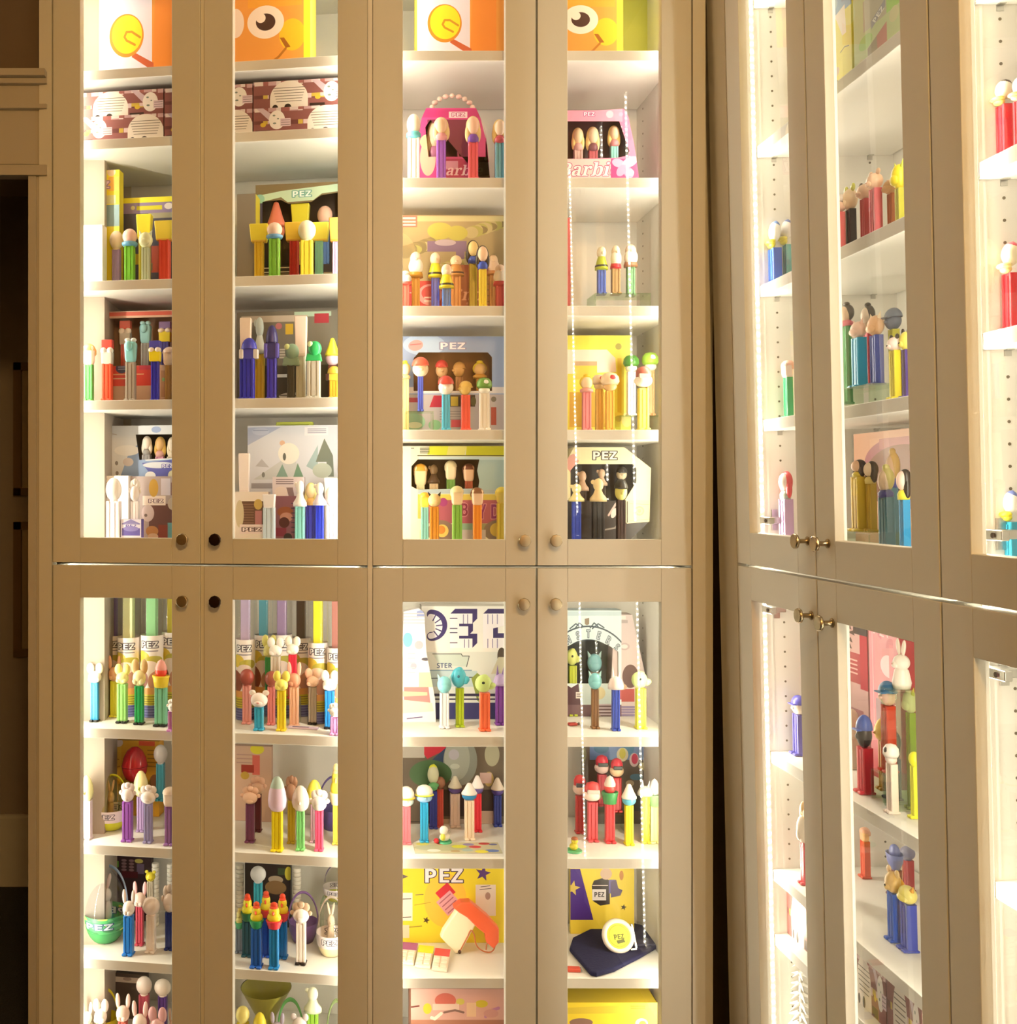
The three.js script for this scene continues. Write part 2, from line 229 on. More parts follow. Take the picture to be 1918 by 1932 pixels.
H('egg', ['head', lathe([[0, 0], [.26, .02], [.42, .14], [.5, .34], [.45, .6], [.3, .85], [.14, .97], [0, 1]]), 0], ['beak', new THREE.ConeGeometry(.1, .22, 10).rotateX(Math.PI / 2).translate(0, .36, .54), 1]);
H('egghat', ['head', lathe([[0, 0], [.3, .02], [.46, .14], [.5, .32], [.45, .55], [.38, .68]]), 0], ['hat', lathe([[.4, .62], [.36, .74], [.24, .92], [.1, .99], [0, 1]]), 1]);
H('gnome', ['body', lathe([[0, 0], [.5, .02], [.5, .1], [.36, .4], [.28, .55], [0, .56]]), 0], ['belt', lathe([[.47, .12], [.51, .13], [.49, .2], [.45, .2]]), 1], ['head', merge(ball(0, .72, .02, .36, .26, .34), ball(0, .68, .36, .1, .06, .1)), 2]);
H('beard', ['body', lathe([[0, 0], [.46, .02], [.46, .12], [.36, .3], [0, .34]]), 0], ['beard', ball(0, .42, .1, .46, .34, .4), 1], ['head', merge(ball(0, .72, .02, .36, .26, .34), ball(0, .68, .38, .1, .06, .1)), 2]);
H('conecap', ['head', ball(0, .26, 0, .46, .26, .46), 0], ['cap', lathe([[0, .36], [.5, .34], [.5, .42], [.36, .6], [.2, .86], [.12, .97], [0, 1]]), 1]);
H('roundcap', ['head', merge(ball(0, .26, 0, .42, .26, .42), ball(0, .3, .4, .12, .08, .12)), 0], ['brim', lathe([[.3, .44], [.5, .4], [.5, .46], [.36, .52]]), 2], ['cap', lathe([[0, .42], [.46, .44], [.44, .7], [.32, .9], [.14, .99], [0, 1]]), 1]);
H('cap', ['head', merge(ball(0, .4, 0, .44, .4, .44), ball(0, .36, .4, .14, .1, .14)), 0], ['cap', dome(0, .56, -.02, .48, .44, .48), 1], ['brim', rbox(.6, .06, .4, .03, 0, .56, .4), 1]);
H('hood', ['head', merge(ball(0, .36, 0, .5, .3, .46)), 0], ['cap', lathe([[0, .5], [.42, .52], [.42, .74], [.3, .93], [.1, 1], [0, 1]]), 1], ['band', rbox(.66, .2, .2, .06, 0, .56, .36), 2]);
H('hair', ['head', ball(0, .62, .06, .34, .32, .34), 0], ['hair', merge(ball(0, .62, -.1, .42, .38, .36), ball(-.3, .36, -.06, .18, .32, .2), ball(.3, .36, -.06, .18, .32, .2)), 1], ['collar', lathe([[0, 0], [.32, 0], [.34, .18], [.24, .3], [0, .34]]), 2]);
H('bun', ['head', ball(0, .5, .06, .36, .34, .36), 0], ['hair', merge(ball(0, .56, -.1, .42, .36, .38), ball(0, .92, -.04, .2, .1, .2)), 1], ['collar', lathe([[0, 0], [.4, 0], [.42, .14], [.26, .24], [0, .26]]), 2]);
H('bust', ['head', merge(ball(0, .72, .02, .3, .28, .32), ball(-.3, .84, 0, .14, .1, .1)), 0], ['shoulders', lathe([[0, 0], [.5, 0], [.5, .14], [.3, .32], [.2, .5], [0, .54]]), 1]);
H('face', ['head', taper(rbox(.9, .9, .7, .22, 0, .45, 0, 3), 1, .84), 0], ['hair', merge(dome(0, .66, -.04, .5, .34, .46), rbox(.94, .34, .3, .1, 0, .62, -.24)), 1]);
H('chick', ['cup', cyl(.34, .5, .3, 0, 0, 0), 0], ['body', merge(ball(0, .4, 0, .42, .2, .4), ball(0, .64, .02, .32, .22, .32)), 1], ['comb', merge(ball(0, .88, 0, .22, .12, .16), ball(0, .78, .02, .26, .08, .26)), 2], ['beak', new THREE.ConeGeometry(.1, .22, 8).rotateX(Math.PI / 2).translate(0, .62, .4), 2]);
H('pot', ['pot', lathe([[0, 0], [.4, 0], [.5, .36], [.52, .36], [.52, .42], [.44, .42], [.42, .36], [0, .36]]), 0], ['head', ball(0, .56, 0, .36, .22, .36), 1], ['cap', lathe([[.34, .6], [.36, .7], [.2, .92], [0, 1]]), 2]);
H('mush', ['head', ball(0, .24, 0, .36, .24, .36), 0], ['cap', lathe([[0, .34], [.4, .34], [.5, .5], [.46, .76], [.3, .94], [0, 1]]), 1], ['spot', ball(.05, .68, .34, .2, .17, .16), 2]);
H('horn', ['head', merge(ball(0, .42, 0, .48, .42, .46), ball(0, .3, .3, .36, .2, .24)), 0], ['ear', new THREE.ConeGeometry(.12, .3, 10).rotateZ(.5).translate(-.4, .84, 0), 1], ['ear', new THREE.ConeGeometry(.12, .3, 10).rotateZ(-.5).translate(.4, .84, 0), 1]);
H('beaky', ['head', merge(ball(-.06, .5, 0, .42, .46, .42), ball(-.02, .84, .1, .2, .16, .2)), 0], ['beak', merge(ball(.34, .42, .12, .2, .16, .2), ball(.3, .3, .12, .16, .1, .16)), 0], ['eye', ball(-.1, .58, .39, .08, .07, .05), 1]);
H('spiky', ['head', lathe([[0, 0], [.48, .02], [.5, .16], [.36, .42], [.2, .52], [0, .56]]), 0], ['spike', merge(new THREE.ConeGeometry(.12, .56, 8).translate(-.18, .7, 0), new THREE.ConeGeometry(.1, .46, 8).rotateZ(-.25).translate(.22, .66, 0)), 1]);
H('robot', ['head', merge(rbox(.6, .5, .6, .06, 0, .25, 0), dome(0, .48, 0, .42, .52, .42)), 0], ['side_plate', rbox(.24, .44, .5, .06, -.38, .24, .08), 1], ['side_plate', rbox(.24, .44, .5, .06, .38, .24, .08), 1]);
H('wing', ['head', merge(ball(.06, .62, 0, .4, .38, .34), taper(rbox(1, .4, .4, .08, 0, .2, 0), .5, 1)), 0], ['eye_lamp', ball(-.2, .84, .2, .16, .14, .14), 1]);
H('sheep', ['head', merge(ball(0, .34, .04, .4, .34, .42), ball(0, .22, .36, .2, .14, .14)), 0], ['wool', merge(ball(-.22, .72, -.06, .22, .22, .2), ball(.22, .72, -.06, .22, .22, .2), ball(0, .84, 0, .2, .16, .2)), 1], ['ear', merge(ball(-.44, .46, 0, .12, .12, .1), ball(.44, .46, 0, .12, .12, .1)), 1]);
H('helmet', ['head', merge(ball(-.05, .44, .05, .44, .42, .42), ball(-.45, .44, .2, .14, .1, .14)), 0], ['cap', dome(0, .56, -.02, .5, .44, .48), 1], ['brim', ball(.3, .56, .1, .24, .05, .3), 1]);
H('flat', ['bowl', lathe([[0, 0], [.24, .02], [.42, .3], [.5, .62], [.46, .62], [.36, .34], [0, .2]]), 0], ['head', ball(0, .66, 0, .3, .3, .3), 0]);
H('none');
function d(cab, s, u, z, turn, lift, stemH, headH, sw, hw, stem, foot, kind, cols, label, where) {
  const k = cab.toUpperCase(), o = group('candy_dispenser', k, u, SH[cab][s] + lift + 0.0004, z, turn);
  tag(o, label + ', ' + where, 'candy dispenser', 'candy dispensers, ' + where);
  const f = sw / 0.0224;
  const st = part('stem', stemGeo, plastic(stem), o, [0, 0.003, 0]); st.scale.set(f, stemH - 0.003, Math.max(.75, Math.min(f, 1.15)));
  const ri = part('inner_body', ridge, plastic(stem, 0.3), o, [0, 0.006, 0]); ri.scale.set(f, stemH - 0.01, Math.max(.75, Math.min(f, 1.15)));
  part('foot', footGeo, plastic(foot || stem), o).scale.set(f, 1, Math.max(.8, Math.min(f, 1.15)));
  for (const [n, geo, c] of HEADS[kind]) { const m = part(n, geo, plastic(cols[c] ?? cols[0]), o, [0, stemH - 0.001, 0.001]); m.scale.set(hw, headH, Math.min(hw, 0.03)); }
  return o;
}

// ---------- cartons, blister cards, printed boxes ----------
function poly(pts) { return pts.map(([x, y]) => new THREE.Vector2(x, y)); }
function carton(cab, s, u, y, z, turn, w, h, dp, face, side, label, cat, o = {}) {   // u, z: middle of the front face at the bottom
  const c = group(o.name || 'carton', cab.toUpperCase(), u, (s < 0 ? 0 : SH[cab][s]) + y + 0.0004, z, turn); tag(c, label, cat, o.group);
  if (o.tilt) c.rotateX(o.tilt);
  const sm = plastic(side, 0.5), out = poly(o.outline || [[0, 0], [1, 0], [1, 1], [0, 1]]), S = new THREE.Shape(out.map((v) => new THREE.Vector2((v.x - .5) * w, v.y * h)));
  if (o.win) { const hole = new THREE.Path(poly(o.win).map((v) => new THREE.Vector2((v.x - .5) * w, v.y * h))); S.holes.push(hole); }
  const front = new THREE.ExtrudeGeometry(S, { depth: 0.0012, bevelEnabled: false }).translate(0, 0, -0.0012), p = front.attributes.position, uv = front.attributes.uv;
  for (let i = 0; i < p.count; i++) uv.setXY(i, p.getX(i) / w + .5, p.getY(i) / h);
  part('front_panel', front, face, c);
  if (dp > 0.003) {
    const shell = [], n = out.length;
    for (let i = 0; i < n; i++) {                                   // one wall for each edge of the outline
      const a = S.getPoints()[i], b = S.getPoints()[(i + 1) % n], len = a.distanceTo(b), q = new THREE.BoxGeometry(len, 0.0012, dp - 0.0014);
      q.translate(0, 0.0006, 0).rotateZ(Math.atan2(b.y - a.y, b.x - a.x)).translate((a.x + b.x) / 2, (a.y + b.y) / 2, -dp / 2 - 0.0006); shell.push(q);
    }
    shell.push(new THREE.ShapeGeometry(new THREE.Shape(S.getPoints())).translate(0, 0, -dp + 0.001));
    part('carton_body', merge(...shell), sm, c);
    if (o.win) {
      part('window_film', new THREE.ShapeGeometry(new THREE.Shape(poly(o.win).map((v) => new THREE.Vector2((v.x - .5) * w, v.y * h)))), FILM, c, [0, 0, -0.0016]);
      part('backing_card', new THREE.ShapeGeometry(new THREE.Shape(S.getPoints())).scale(.985, .985, 1).translate(0, 0.002, -dp + 0.0025), plastic(o.back || '#3a2a20', 0.6), c);
    }
  }
  return c;
}

// ---------- the other shapes on the shelves ----------
const twice = (geo) => { const uv = geo.attributes.uv; for (let i = 0; i < uv.count; i++) uv.setX(i, uv.getX(i) * 2); return geo; };
function tube(cab, s, u, z, h, r, band, face, rod, label) {
  const o = group('display_tube', cab.toUpperCase(), u, SH[cab][s] + 0.0004, z); tag(o, label, 'clear tube', 'clear tubes with printed bands');
  part('clear_sleeve', lathe([[r, 0.001], [r, h]], 28), FILM, o);
  part('cap', cyl(r * 1.02, r * 1.02, 0.006, 0, h - 0.003, 0, 28), FILM, o);
  part('base_disc', cyl(r * .98, r * .98, 0.003, 0, 0, 0, 28), plastic('#3a3f86'), o);
  part('printed_band', twice(new THREE.CylinderGeometry(r * 1.012, r * 1.012, band, 28, 1, true)).rotateY(-Math.PI / 2).translate(0, band / 2 + 0.001, 0), face, o);
  if (rod) part('candy_rod', rbox(r * .9, h - 0.014, r * .8, 0.002, 0, (h - 0.014) / 2 + 0.004, 0), plastic(rod), o);
  return o;
}
function eggPot(cab, s, u, z, w, h, topC, midC, bandMat, botC, label, lift = 0) {
  const o = group('egg_pot', cab.toUpperCase(), u, SH[cab][s] + 0.0004 + lift, z); tag(o, label, 'egg container', 'clear plastic egg containers');
  const r = w / 2, e = (t) => r * Math.pow(Math.sin(Math.PI * Math.min(.995, .12 + .88 * Math.pow(t, .86))), .62);
  const seg = (a, b, n = 10) => { const p = []; for (let i = 0; i <= n; i++) { const t = a + (b - a) * i / n; p.push([e(t), t * h]); } return p; };
  part('lower_shell', lathe([[0, 0.0002], ...seg(0.01, .18)], 28), plastic(botC, .25), o);
  part('printed_band', lathe(seg(.18, .40), 28).rotateY(-Math.PI / 2), bandMat, o);
  part('clear_shell', lathe(seg(.40, 0.99), 28), tinted(midC), o);
  part('tinted_top', new THREE.TorusGeometry(1, .045, 8, 28, Math.PI).scale(r * .9, h * .52, r * .4).translate(0, h * .45, -r * .4), plastic(topC, .3), o);
  return o;
}
function rabbit(cab, s, u, z, h, w, c, ear, label, lift = 0, turn = 0) {
  const o = group('rabbit_figure', cab.toUpperCase(), u, SH[cab][s] + lift + 0.0004, z, turn); tag(o, label, 'figurine', 'small rabbit figures');
  part('body', merge(lathe([[0, 0], [.4 * w, 0], [.46 * w, .12 * h], [.34 * w, .36 * h], [.2 * w, .44 * h], [0, .46 * h]]), ball(0, .52 * h, 0, .42 * w, .16 * h, .4 * w), ball(0, .48 * h, .34 * w, .2 * w, .07 * h, .16 * w)), plastic(c), o);
  for (const k of [-1, 1]) part('ear', merge(ball(0, 0, 0, .14 * w, .17 * h, .09 * w).rotateZ(-k * .2).translate(k * .24 * w, .82 * h, 0)), plastic(ear), o);
  part('nose', ball(0, .5 * h, .5 * w, .05 * w, .02 * h, .04 * w), plastic('#d88f8f'), o);
  return o;
}
function roll(cab, s, u, z, n, r, c, label, lift = 0) {            // a stack of round sweets in clear wrap
  const o = group('candy_roll', cab.toUpperCase(), u, SH[cab][s] + lift + 0.0004, z); tag(o, label, 'candy roll', 'stacked rolls of white candy');
  for (let i = 0; i < n; i++) part('sweet', lathe([[0, 0], [r * .86, 0], [r, .002], [r, .0085], [r * .86, .0105], [0, .0105]], 16), plastic(c, .6), o, [0, i * .0108, 0]);
  return o;
}
function riser(cab, s, u, z, w, h, dp, label) {
  const o = group('acrylic_riser', cab.toUpperCase(), u, SH[cab][s] + 0.0004, z); tag(o, label, 'acrylic stand', 'clear acrylic display stands');
  part('tread', rbox(w, 0.003, dp, 0.001, 0, h - 0.0015, 0), ACRYLIC, o);
  for (const k of [-1, 1]) part('leg', rbox(0.003, h - 0.003, dp, 0.001, k * (w / 2 - 0.0015), (h - 0.003) / 2, 0), ACRYLIC, o);
  return o;
}
function arc(cab, s, u, z, w, h, t, c, label, name = 'basket_handle') {
  const o = group('basket', cab.toUpperCase(), u, SH[cab][s] + 0.0004, z); tag(o, label, 'basket', 'plastic basket handles');
  part('handle', new THREE.TorusGeometry(1, t, 8, 32, Math.PI).scale(w / 2, h * .6, w / 2).translate(0, h * .4, 0), plastic(c), o);
  part('bowl', lathe([[0, 0], [w * .34, 0], [w * .46, h * .2], [w * .5, h * .4], [w * .48, h * .4], [w * .43, h * .2], [0, .004]], 28), plastic(c, .4), o);
  return o;
}

// ---------- printed faces: letters, patches and pictures where the cartons carry them ----------
const logo = (x, y, w, h, c = '#f4eef0', st = '#4b4470') => T(c, 'PEZ', x, y, h, { sx: w / (h * 2.05), st, sw: h * .2 });
const skulls = () => { E('#eee6dd', 62, 30, 33, 30); R('#eee6dd', 29, 28, 66, 22); lines('#6d6258', 1, 62, 12, 40, 6, 4.6, -1.4); E('#2a1f1c', 38, 45, 5, 5); E('#2a1f1c', 60, 45, 6, 6); R('#33221f', 98, 40, 26, 9);
    G('#cbb6c4', 100, 0, 112, 0, 140, 22, 128, 28); E('#f2ece8', 136, 22, 14, 17); E('#7d8a84', 131, 14, 2.4, 1.6); E('#7d8a84', 138, 20, 1.8, 1.2); E('#7d8a84', 132, 28, 3, 1.6); E('#d8b83a', 112, 30, 5, 4); R('#d9c3cf', 142, 20, 18, 14); lines('#6b5560', .8, 151, 23, 15, 3, 4); };
const FACE = {
  big: print(187, -50, 585, 116, () => {
    R('#eca048', 187, -127, 398, 245); R('#e9e2f4', 187, -127, 102, 245); G('#f0933c', 300, -127, 340, -127, 340, 118, 288, 118);
    G('#c9603a', 254, 72, 292, 92, 292, 106, 250, 80); E('#d98a2a', 240, 44, 33, 36); E('#fbe02c', 241, 42, 29, 32); L('#c98a20', 4, 266, 48, 250, 38, 240, 38, 236, 46, 240, 52, 256, 60);
    E('#f7c52e', 552, 60, 24, 26); R('#f2a93a', 470, -127, 100, 140); E('#f7e4d8', 447, 36, 16, 24); E('#f9e8dc', 503, 37, 34, 27); E('#4a2c24', 503, 37, 18, 14); E('#f9e8dc', 494, 30, 9, 8);
    G('#a8641e', 529, 64, 537, 64, 549, 80, 540, 81); L('#b87424', 4, 540, 82, 527, 95, 514, 103); R('#fbee3c', 573, -127, 12, 245);
  }, 3),
  skull: print(0, 0, 160, 50, () => { R('#8a5452', 0, 0, 160, 50); for (let i = 0; i < 34; i++) R(['#c4a0a6', '#6a3a3a', '#e0d2d0', '#c9ae4a', '#9a5a58', '#dcc4c8'][i % 6], (i * 37) % 160, (i * 23) % 46, 10 + i % 7, 5 + i % 4); skulls(); }, 6),
  skullShifted: print(0, 0, 160, 50, () => { R('#8a5452', 0, 0, 160, 50); for (let i = 0; i < 34; i++) R(['#c4a0a6', '#6a3a3a', '#e0d2d0', '#c9ae4a', '#9a5a58', '#dcc4c8'][i % 6], (i * 37) % 160, (i * 23) % 46, 10 + i % 7, 5 + i % 4); for (const x of [65, -95]) { g.save(); g.translate(x, 0); skulls(); g.restore(); } }, 6),
  yellowCard: print(146, 325, 225, 547, () => { R('#f6e63a', 146, 325, 79, 105); R('#f4b84a', 205, 338, 20, 26); R('#a48a2a', 171, 333, 27, 4); E('#f3d9b4', 210, 329, 8); logo(185, 352, 52, 18, '#f6dcea', '#a98aa8'); R('#dcd8a0', 194, 372, 24, 16); R('#8aa7ae', 194, 390, 31, 40); R('#fff08a', 160, 370, 34, 42); R('#e25b4a', 170, 412, 16, 18); }),
  whiteCard: print(146, 425, 193, 536, () => { R('#fbf5ee', 146, 425, 47, 105); E('#d9d6d8', 178, 484, 12, 18); R('#d9d6d8', 168, 486, 20, 32); lines('#a9a29a', 1, 176, 500, 16, 5, 4); L('#b9b0a4', 1, 163, 436, 166, 434); }),
  purpleBand: print(193, 374, 335, 552, () => { R('#4b4a5c', 193, 374, 142, 151); R('#f1e93c', 193, 374, 142, 11); R('#8f80a8', 222, 384, 113, 20); R('#d8d430', 258, 390, 48, 8); E('#efe6e6', 318, 392, 8, 6); E('#d8d09a', 251, 393, 4, 4); R('#a9a48a', 280, 404, 60, 10); R('#8fb0b4', 193, 390, 32, 40); R('#e0d8c6', 195, 432, 24, 34); R('#7b1f2e', 193, 496, 20, 29); R('#b45a40', 205, 466, 20, 30); R('#b6503e', 286, 466, 30, 50); R('#c8b03a', 252, 480, 16, 20); R('#6c6a58', 262, 498, 26, 14); }),
  tealTop: print(480, 345, 646, 545, () => { R('#7a6a4a', 480, 345, 166, 170); G('#bfd8bc', 480, 366, 530, 358, 646, 348, 646, 362, 604, 366, 588, 378, 540, 380, 528, 370, 490, 378); E('#8fc0b0', 488, 372, 9, 9); logo(566, 365, 44, 15, '#eef6f4', '#6aa39c'); R('#241a14', 496, 480, 150, 35); lines('#cdbda0', 2, 520, 480, 60, 5, 8); R('#3c3a60', 480, 380, 14, 130); E('#9aa64a', 618, 478, 10, 14); }),
  redEdge: print(165, 586, 330, 764, () => { R('#c9a58f', 165, 586, 165, 169); R('#cc5a4a', 165, 588, 165, 7); R('#d8433c', 176, 690, 110, 38); R('#c23850', 260, 676, 26, 22); E('#35355e', 228, 694, 11, 10); lines('#c9c8dc', 1.4, 228, 692, 12, 2, 4); L('#eab98a', 2, 212, 706, 268, 706); L('#f0d2b4', 2, 212, 714, 240, 714); R('#8a6090', 218, 660, 12, 14); R('#b0866a', 300, 700, 30, 50); R('#7fae7a', 302, 714, 24, 6); }),
  darkBox: print(452, 588, 646, 761, () => { R('#6f6a60', 452, 588, 194, 164); R('#a9c2b0', 556, 590, 66, 9); R('#9c2b3c', 592, 594, 26, 18); R('#b9ada0', 460, 596, 120, 12); R('#38342c', 486, 690, 160, 62); lines('#c9c6c0', 3, 534, 708, 18, 2, 3); lines('#b5b0a6', 3, 534, 660, 14, 4, 5); E('#b8b0a4', 554, 748, 26, 7); L('#55504a', 2, 530, 746, 578, 748); E('#b06a70', 528, 616, 6); R('#c6a436', 540, 612, 14, 20); }),
  blueTin: print(205, 803, 345, 1019, () => { R('#e4e9f2', 205, 803, 140, 103); G('#8ea8d4', 245, 850, 262, 838, 275, 870, 345, 866, 345, 906, 225, 906); G('#5a60b4', 268, 874, 345, 866, 345, 903, 290, 903); E('#dfe6f4', 300, 878, 30, 6); logo(316, 880, 26, 9, '#eef', '#4a4aa4'); E('#d8cfd2', 242, 872, 10, 8); E('#f3f5fa', 240, 850, 24, 10); E('#8e8a8e', 220, 874, 3, 4); E('#8e8a8e', 221, 893, 3, 4); E('#a3b6e0', 295, 811, 9, 6); L('#b8a8a0', 1, 210, 818, 220, 820); E('#f0f1f4', 284, 898, 10, 8); E('#e8e2b8', 325, 898, 8, 10); }),
  snowCard: print(166, 898, 242, 1020, () => { R('#fbf4ef', 166, 898, 76, 132); lines('#b9a8a0', 1.4, 194, 904, 16, 2, 7); E('#d8c8c0', 191, 960, 6, 6); G('#9c8a86', 192, 918, 204, 918, 202, 940, 196, 938); E('#e9d8c8', 185, 964, 14, 12); R('#e0697e', 170, 986, 20, 12); R('#e9a9b4', 184, 980, 18, 26); E('#f7ead8', 178, 1006, 8, 7); R('#8a7068', 196, 950, 8, 60); }),
  frostCard: print(226, 898, 345, 1020, () => { R('#b3a4a4', 226, 898, 119, 132); R('#6c4a48', 280, 950, 65, 80); R('#efe2dc', 268, 935, 44, 18); logo(293, 945, 34, 9, '#fbf2f0', '#6a5060'); E('#c9a046', 289, 920, 9, 17); R('#d9d2e0', 303, 902, 18, 32); R('#7a5a58', 322, 910, 20, 24); E('#d8c8cc', 278, 968, 12, 16); E('#7a6a68', 274, 972, 3, 3); E('#c08a58', 286, 1002, 12, 10); E('#d9b9a0', 288, 1012, 10, 6); R('#6fa9b0', 316, 986, 14, 44); E('#c9b9a8', 326, 950, 10, 12); R('#8b4238', 298, 990, 18, 34); }),
  label1: print(226, 980, 266, 1023, () => { R('#e4e0f2', 226, 980, 40, 50); G('#8c86c0', 228, 988, 246, 980, 264, 988, 264, 990, 228, 990); logo(246, 993, 28, 8, '#6a64a8', '#e9e6f6'); R('#6a60b0', 228, 997, 36, 14); E('#8f88cc', 246, 998, 15, 5); }),
  frostTin: print(467, 803, 640, 1021, () => { R('#d3d6e2', 467, 803, 173, 122); G('#aab3d0', 467, 806, 530, 806, 467, 840); E('#b9c0d8', 492, 814, 16, 7); L('#8d97b8', 1.4, 478, 812, 506, 812); R('#e8e4ec', 575, 806, 44, 16); lines('#8a86a0', 1.2, 598, 810, 34, 3, 3.6); G('#c4c8cc', 478, 905, 530, 870, 552, 850, 570, 905); G('#7d9c92', 520, 903, 533, 876, 545, 903); G('#6f937f', 553, 903, 562, 874, 574, 903); G('#9fb6bc', 578, 880, 600, 840, 600, 892); G('#71796f', 600, 860, 612, 828, 628, 860, 630, 900, 618, 900, 616, 872, 596, 872); E('#b4bdb4', 608, 888, 18, 14); E('#d9b49c', 533, 836, 5, 5); E('#e9e6e0', 545, 856, 20, 20); E('#5d5f5c', 537, 862, 3, 7); E('#7d7f80', 497, 896, 3, 5); G('#b4b4be', 482, 880, 494, 866, 508, 882); R('#9a98a2', 474, 912, 40, 10); }),
  brownCard: print(440, 928, 506, 1023, () => { R('#efe2d6', 440, 928, 66, 102); R('#6a4a38', 456, 946, 42, 44); lines('#8c6a54', 2, 468, 952, 20, 8, 5); E('#d0b060', 487, 952, 8, 10); R('#b87a7a', 481, 964, 13, 26); E('#d8c8a4', 452, 970, 8, 26); R('#efdcd8', 452, 990, 50, 18); logo(474, 1000, 44, 10, '#f6e8e6', '#5c3c38'); }),
  maroonCard: print(514, 900, 572, 1023, () => { R('#dccfd4', 514, 900, 58, 130); lines('#6a5a64', 1.4, 537, 905, 32, 3, 4); E('#e4d4cf', 530, 928, 12, 10); G('#8a7478', 540, 920, 552, 920, 560, 960, 548, 950); R('#8d5d6a', 520, 936, 52, 94); E('#9c5a3c', 538, 966, 15, 10); E('#c99484', 540, 976, 12, 9); E('#5a2a28', 536, 986, 10, 10); R('#8a3048', 520, 996, 20, 16); E('#2c2022', 543, 1014, 8, 8); lines('#4a3a58', 2, 556, 950, 12, 7, 9); }),
  bagA: print(784, 204, 926, 360, () => { R('#d2468f', 784, 204, 142, 132); R('#c2307a', 786, 206, 140, 16); lines('#f0d0e2', 1.6, 864, 212, 34, 5, 2.4); R('#f0dce6', 847, 211, 34, 12); logo(864, 217, 30, 9, '#fae8f2', '#b04a84'); R('#7a2a4a', 806, 226, 96, 70); E('#e9c3ac', 807, 298, 15, 34); E('#f0d8a8', 806, 268, 14, 14); R('#b32a62', 836, 300, 88, 36); R('#dc9cc0', 840, 304, 24, 16); R('#e0b0cc', 904, 306, 20, 26); T('#f5d6e4', 'Barbie', 866, 322, 26, { f: 'serif', i: 1 }); for (const [x, y] of [[796, 214], [908, 214], [916, 300]]) E('#e89cc4', x, y, 3); }),
  bagB: print(1064, 204, 1208, 360, () => { R('#d4709a', 1064, 204, 144, 132); R('#e493b0', 1064, 206, 110, 24); logo(1111, 216, 26, 10, '#f6e4f0', '#a04a80'); E('#f0bcd0', 1150, 216, 7); E('#f0a0c4', 1171, 216, 4); R('#e6c2c2', 1064, 300, 90, 36); T('#f9e4e8', 'Barbie', 1110, 320, 34, { f: 'serif', i: 1, st: '#b05a80', sw: 3 }); for (let i = 0; i < 8; i++) E('#f4d8e4', 1172 + i * 2.2, 240 + i * 8, 1.5); R('#c2347c', 1152, 300, 56, 36); E('#f2a4c8', 1166, 308, 12, 8, .3); E('#f4b0d0', 1188, 306, 16, 9, -.5); E('#ee98c0', 1172, 322, 8, 12, .6); E('#ee98c0', 1186, 326, 9, 11, -.5); E('#f7c4dc', 1190, 326, 6); }),
  forest: print(755, 406, 950, 597, () => { R('#a3906a', 755, 406, 195, 174); for (let i = 0; i < 60; i++) E(['#8a7a52', '#b9aa7c', '#7d6f4c', '#a7a05a'][i % 4], 760 + (i * 61) % 186, 420 + (i * 37) % 110, 10 + i % 9, 8 + i % 6); R('#c9bd8e', 785, 408, 165, 10); R('#c0605a', 757, 407, 30, 22); R('#f2e2dc', 758, 410, 26, 4); R('#f2e2dc', 758, 417, 26, 3); R('#f2e2dc', 758, 423, 26, 3); E('#b8ae4e', 830, 436, 24, 16); E('#b8ae4e', 862, 440, 20, 14); R('#7c6488', 806, 455, 74, 20); E('#b8a6b4', 840, 458, 20, 6); R('#7c6488', 860, 465, 16, 24); R('#a2543c', 840, 500, 110, 80); R('#c9373c', 755, 530, 85, 50); L('#f0b9a8', 2, 755, 552, 836, 554); E('#e79a9c', 811, 556, 23, 20); E('#c8404a', 811, 553, 16, 13); R('#f0d0cc', 800, 560, 22, 3); R('#f0d0cc', 800, 566, 18, 4); T('#e4a890', 'Snow', 893, 556, 30, { f: 'serif', i: 1 }); T('#d89a84', 'and', 886, 572, 8); R('#a67a44', 916, 520, 34, 54); lines('#7a5a34', 2, 933, 536, 26, 4, 11); }),
  racer: print(758, 634, 952, 817, () => { R('#8a9fc8', 758, 634, 194, 181); E('#a9c0e0', 800, 650, 40, 20); E('#e79a9c', 784, 651, 14, 10, -.2); L('#c8606a', 2, 774, 650, 794, 648); logo(853, 652, 60, 17, '#f4eaf4', '#8a90b8'); R('#b3aab0', 758, 744, 194, 71); R('#d9d2d6', 758, 730, 194, 12); G('#b32040', 810, 768, 818, 746, 836, 746, 836, 768); R('#33262a', 834, 745, 62, 22); R('#c9b040', 850, 748, 14, 18); E('#5d5a3c', 893, 757, 5, 9); R('#a83248', 768, 750, 24, 9); E('#8fb79a', 780, 796, 22, 16); E('#d8dcc0', 782, 802, 14, 6); E('#7fae86', 820, 802, 12, 10); lines('#8a8288', 1.6, 850, 776, 40, 4, 5); R('#c8455a', 851, 792, 20, 14); R('#a04038', 926, 768, 10, 34); E('#6f6a60', 931, 753, 5, 5); }),
  sunBox: print(1064, 633, 1192, 818, () => { R('#efe04e', 1064, 633, 128, 173); G('#f4dcd0', 1064, 660, 1146, 660, 1162, 676, 1164, 702, 1064, 706); R('#bfa080', 1083, 682, 44, 14); R('#e8c846', 1083, 690, 44, 26); E('#a39a3c', 1168, 654, 6, 6); R('#e2bc2e', 1166, 676, 8, 120); R('#d8a92a', 1074, 740, 84, 66); E('#f0d54a', 1166, 790, 14, 12); E('#b79a2c', 1168, 790, 6, 6); E('#f3e890', 1184, 792, 10, 14); }),
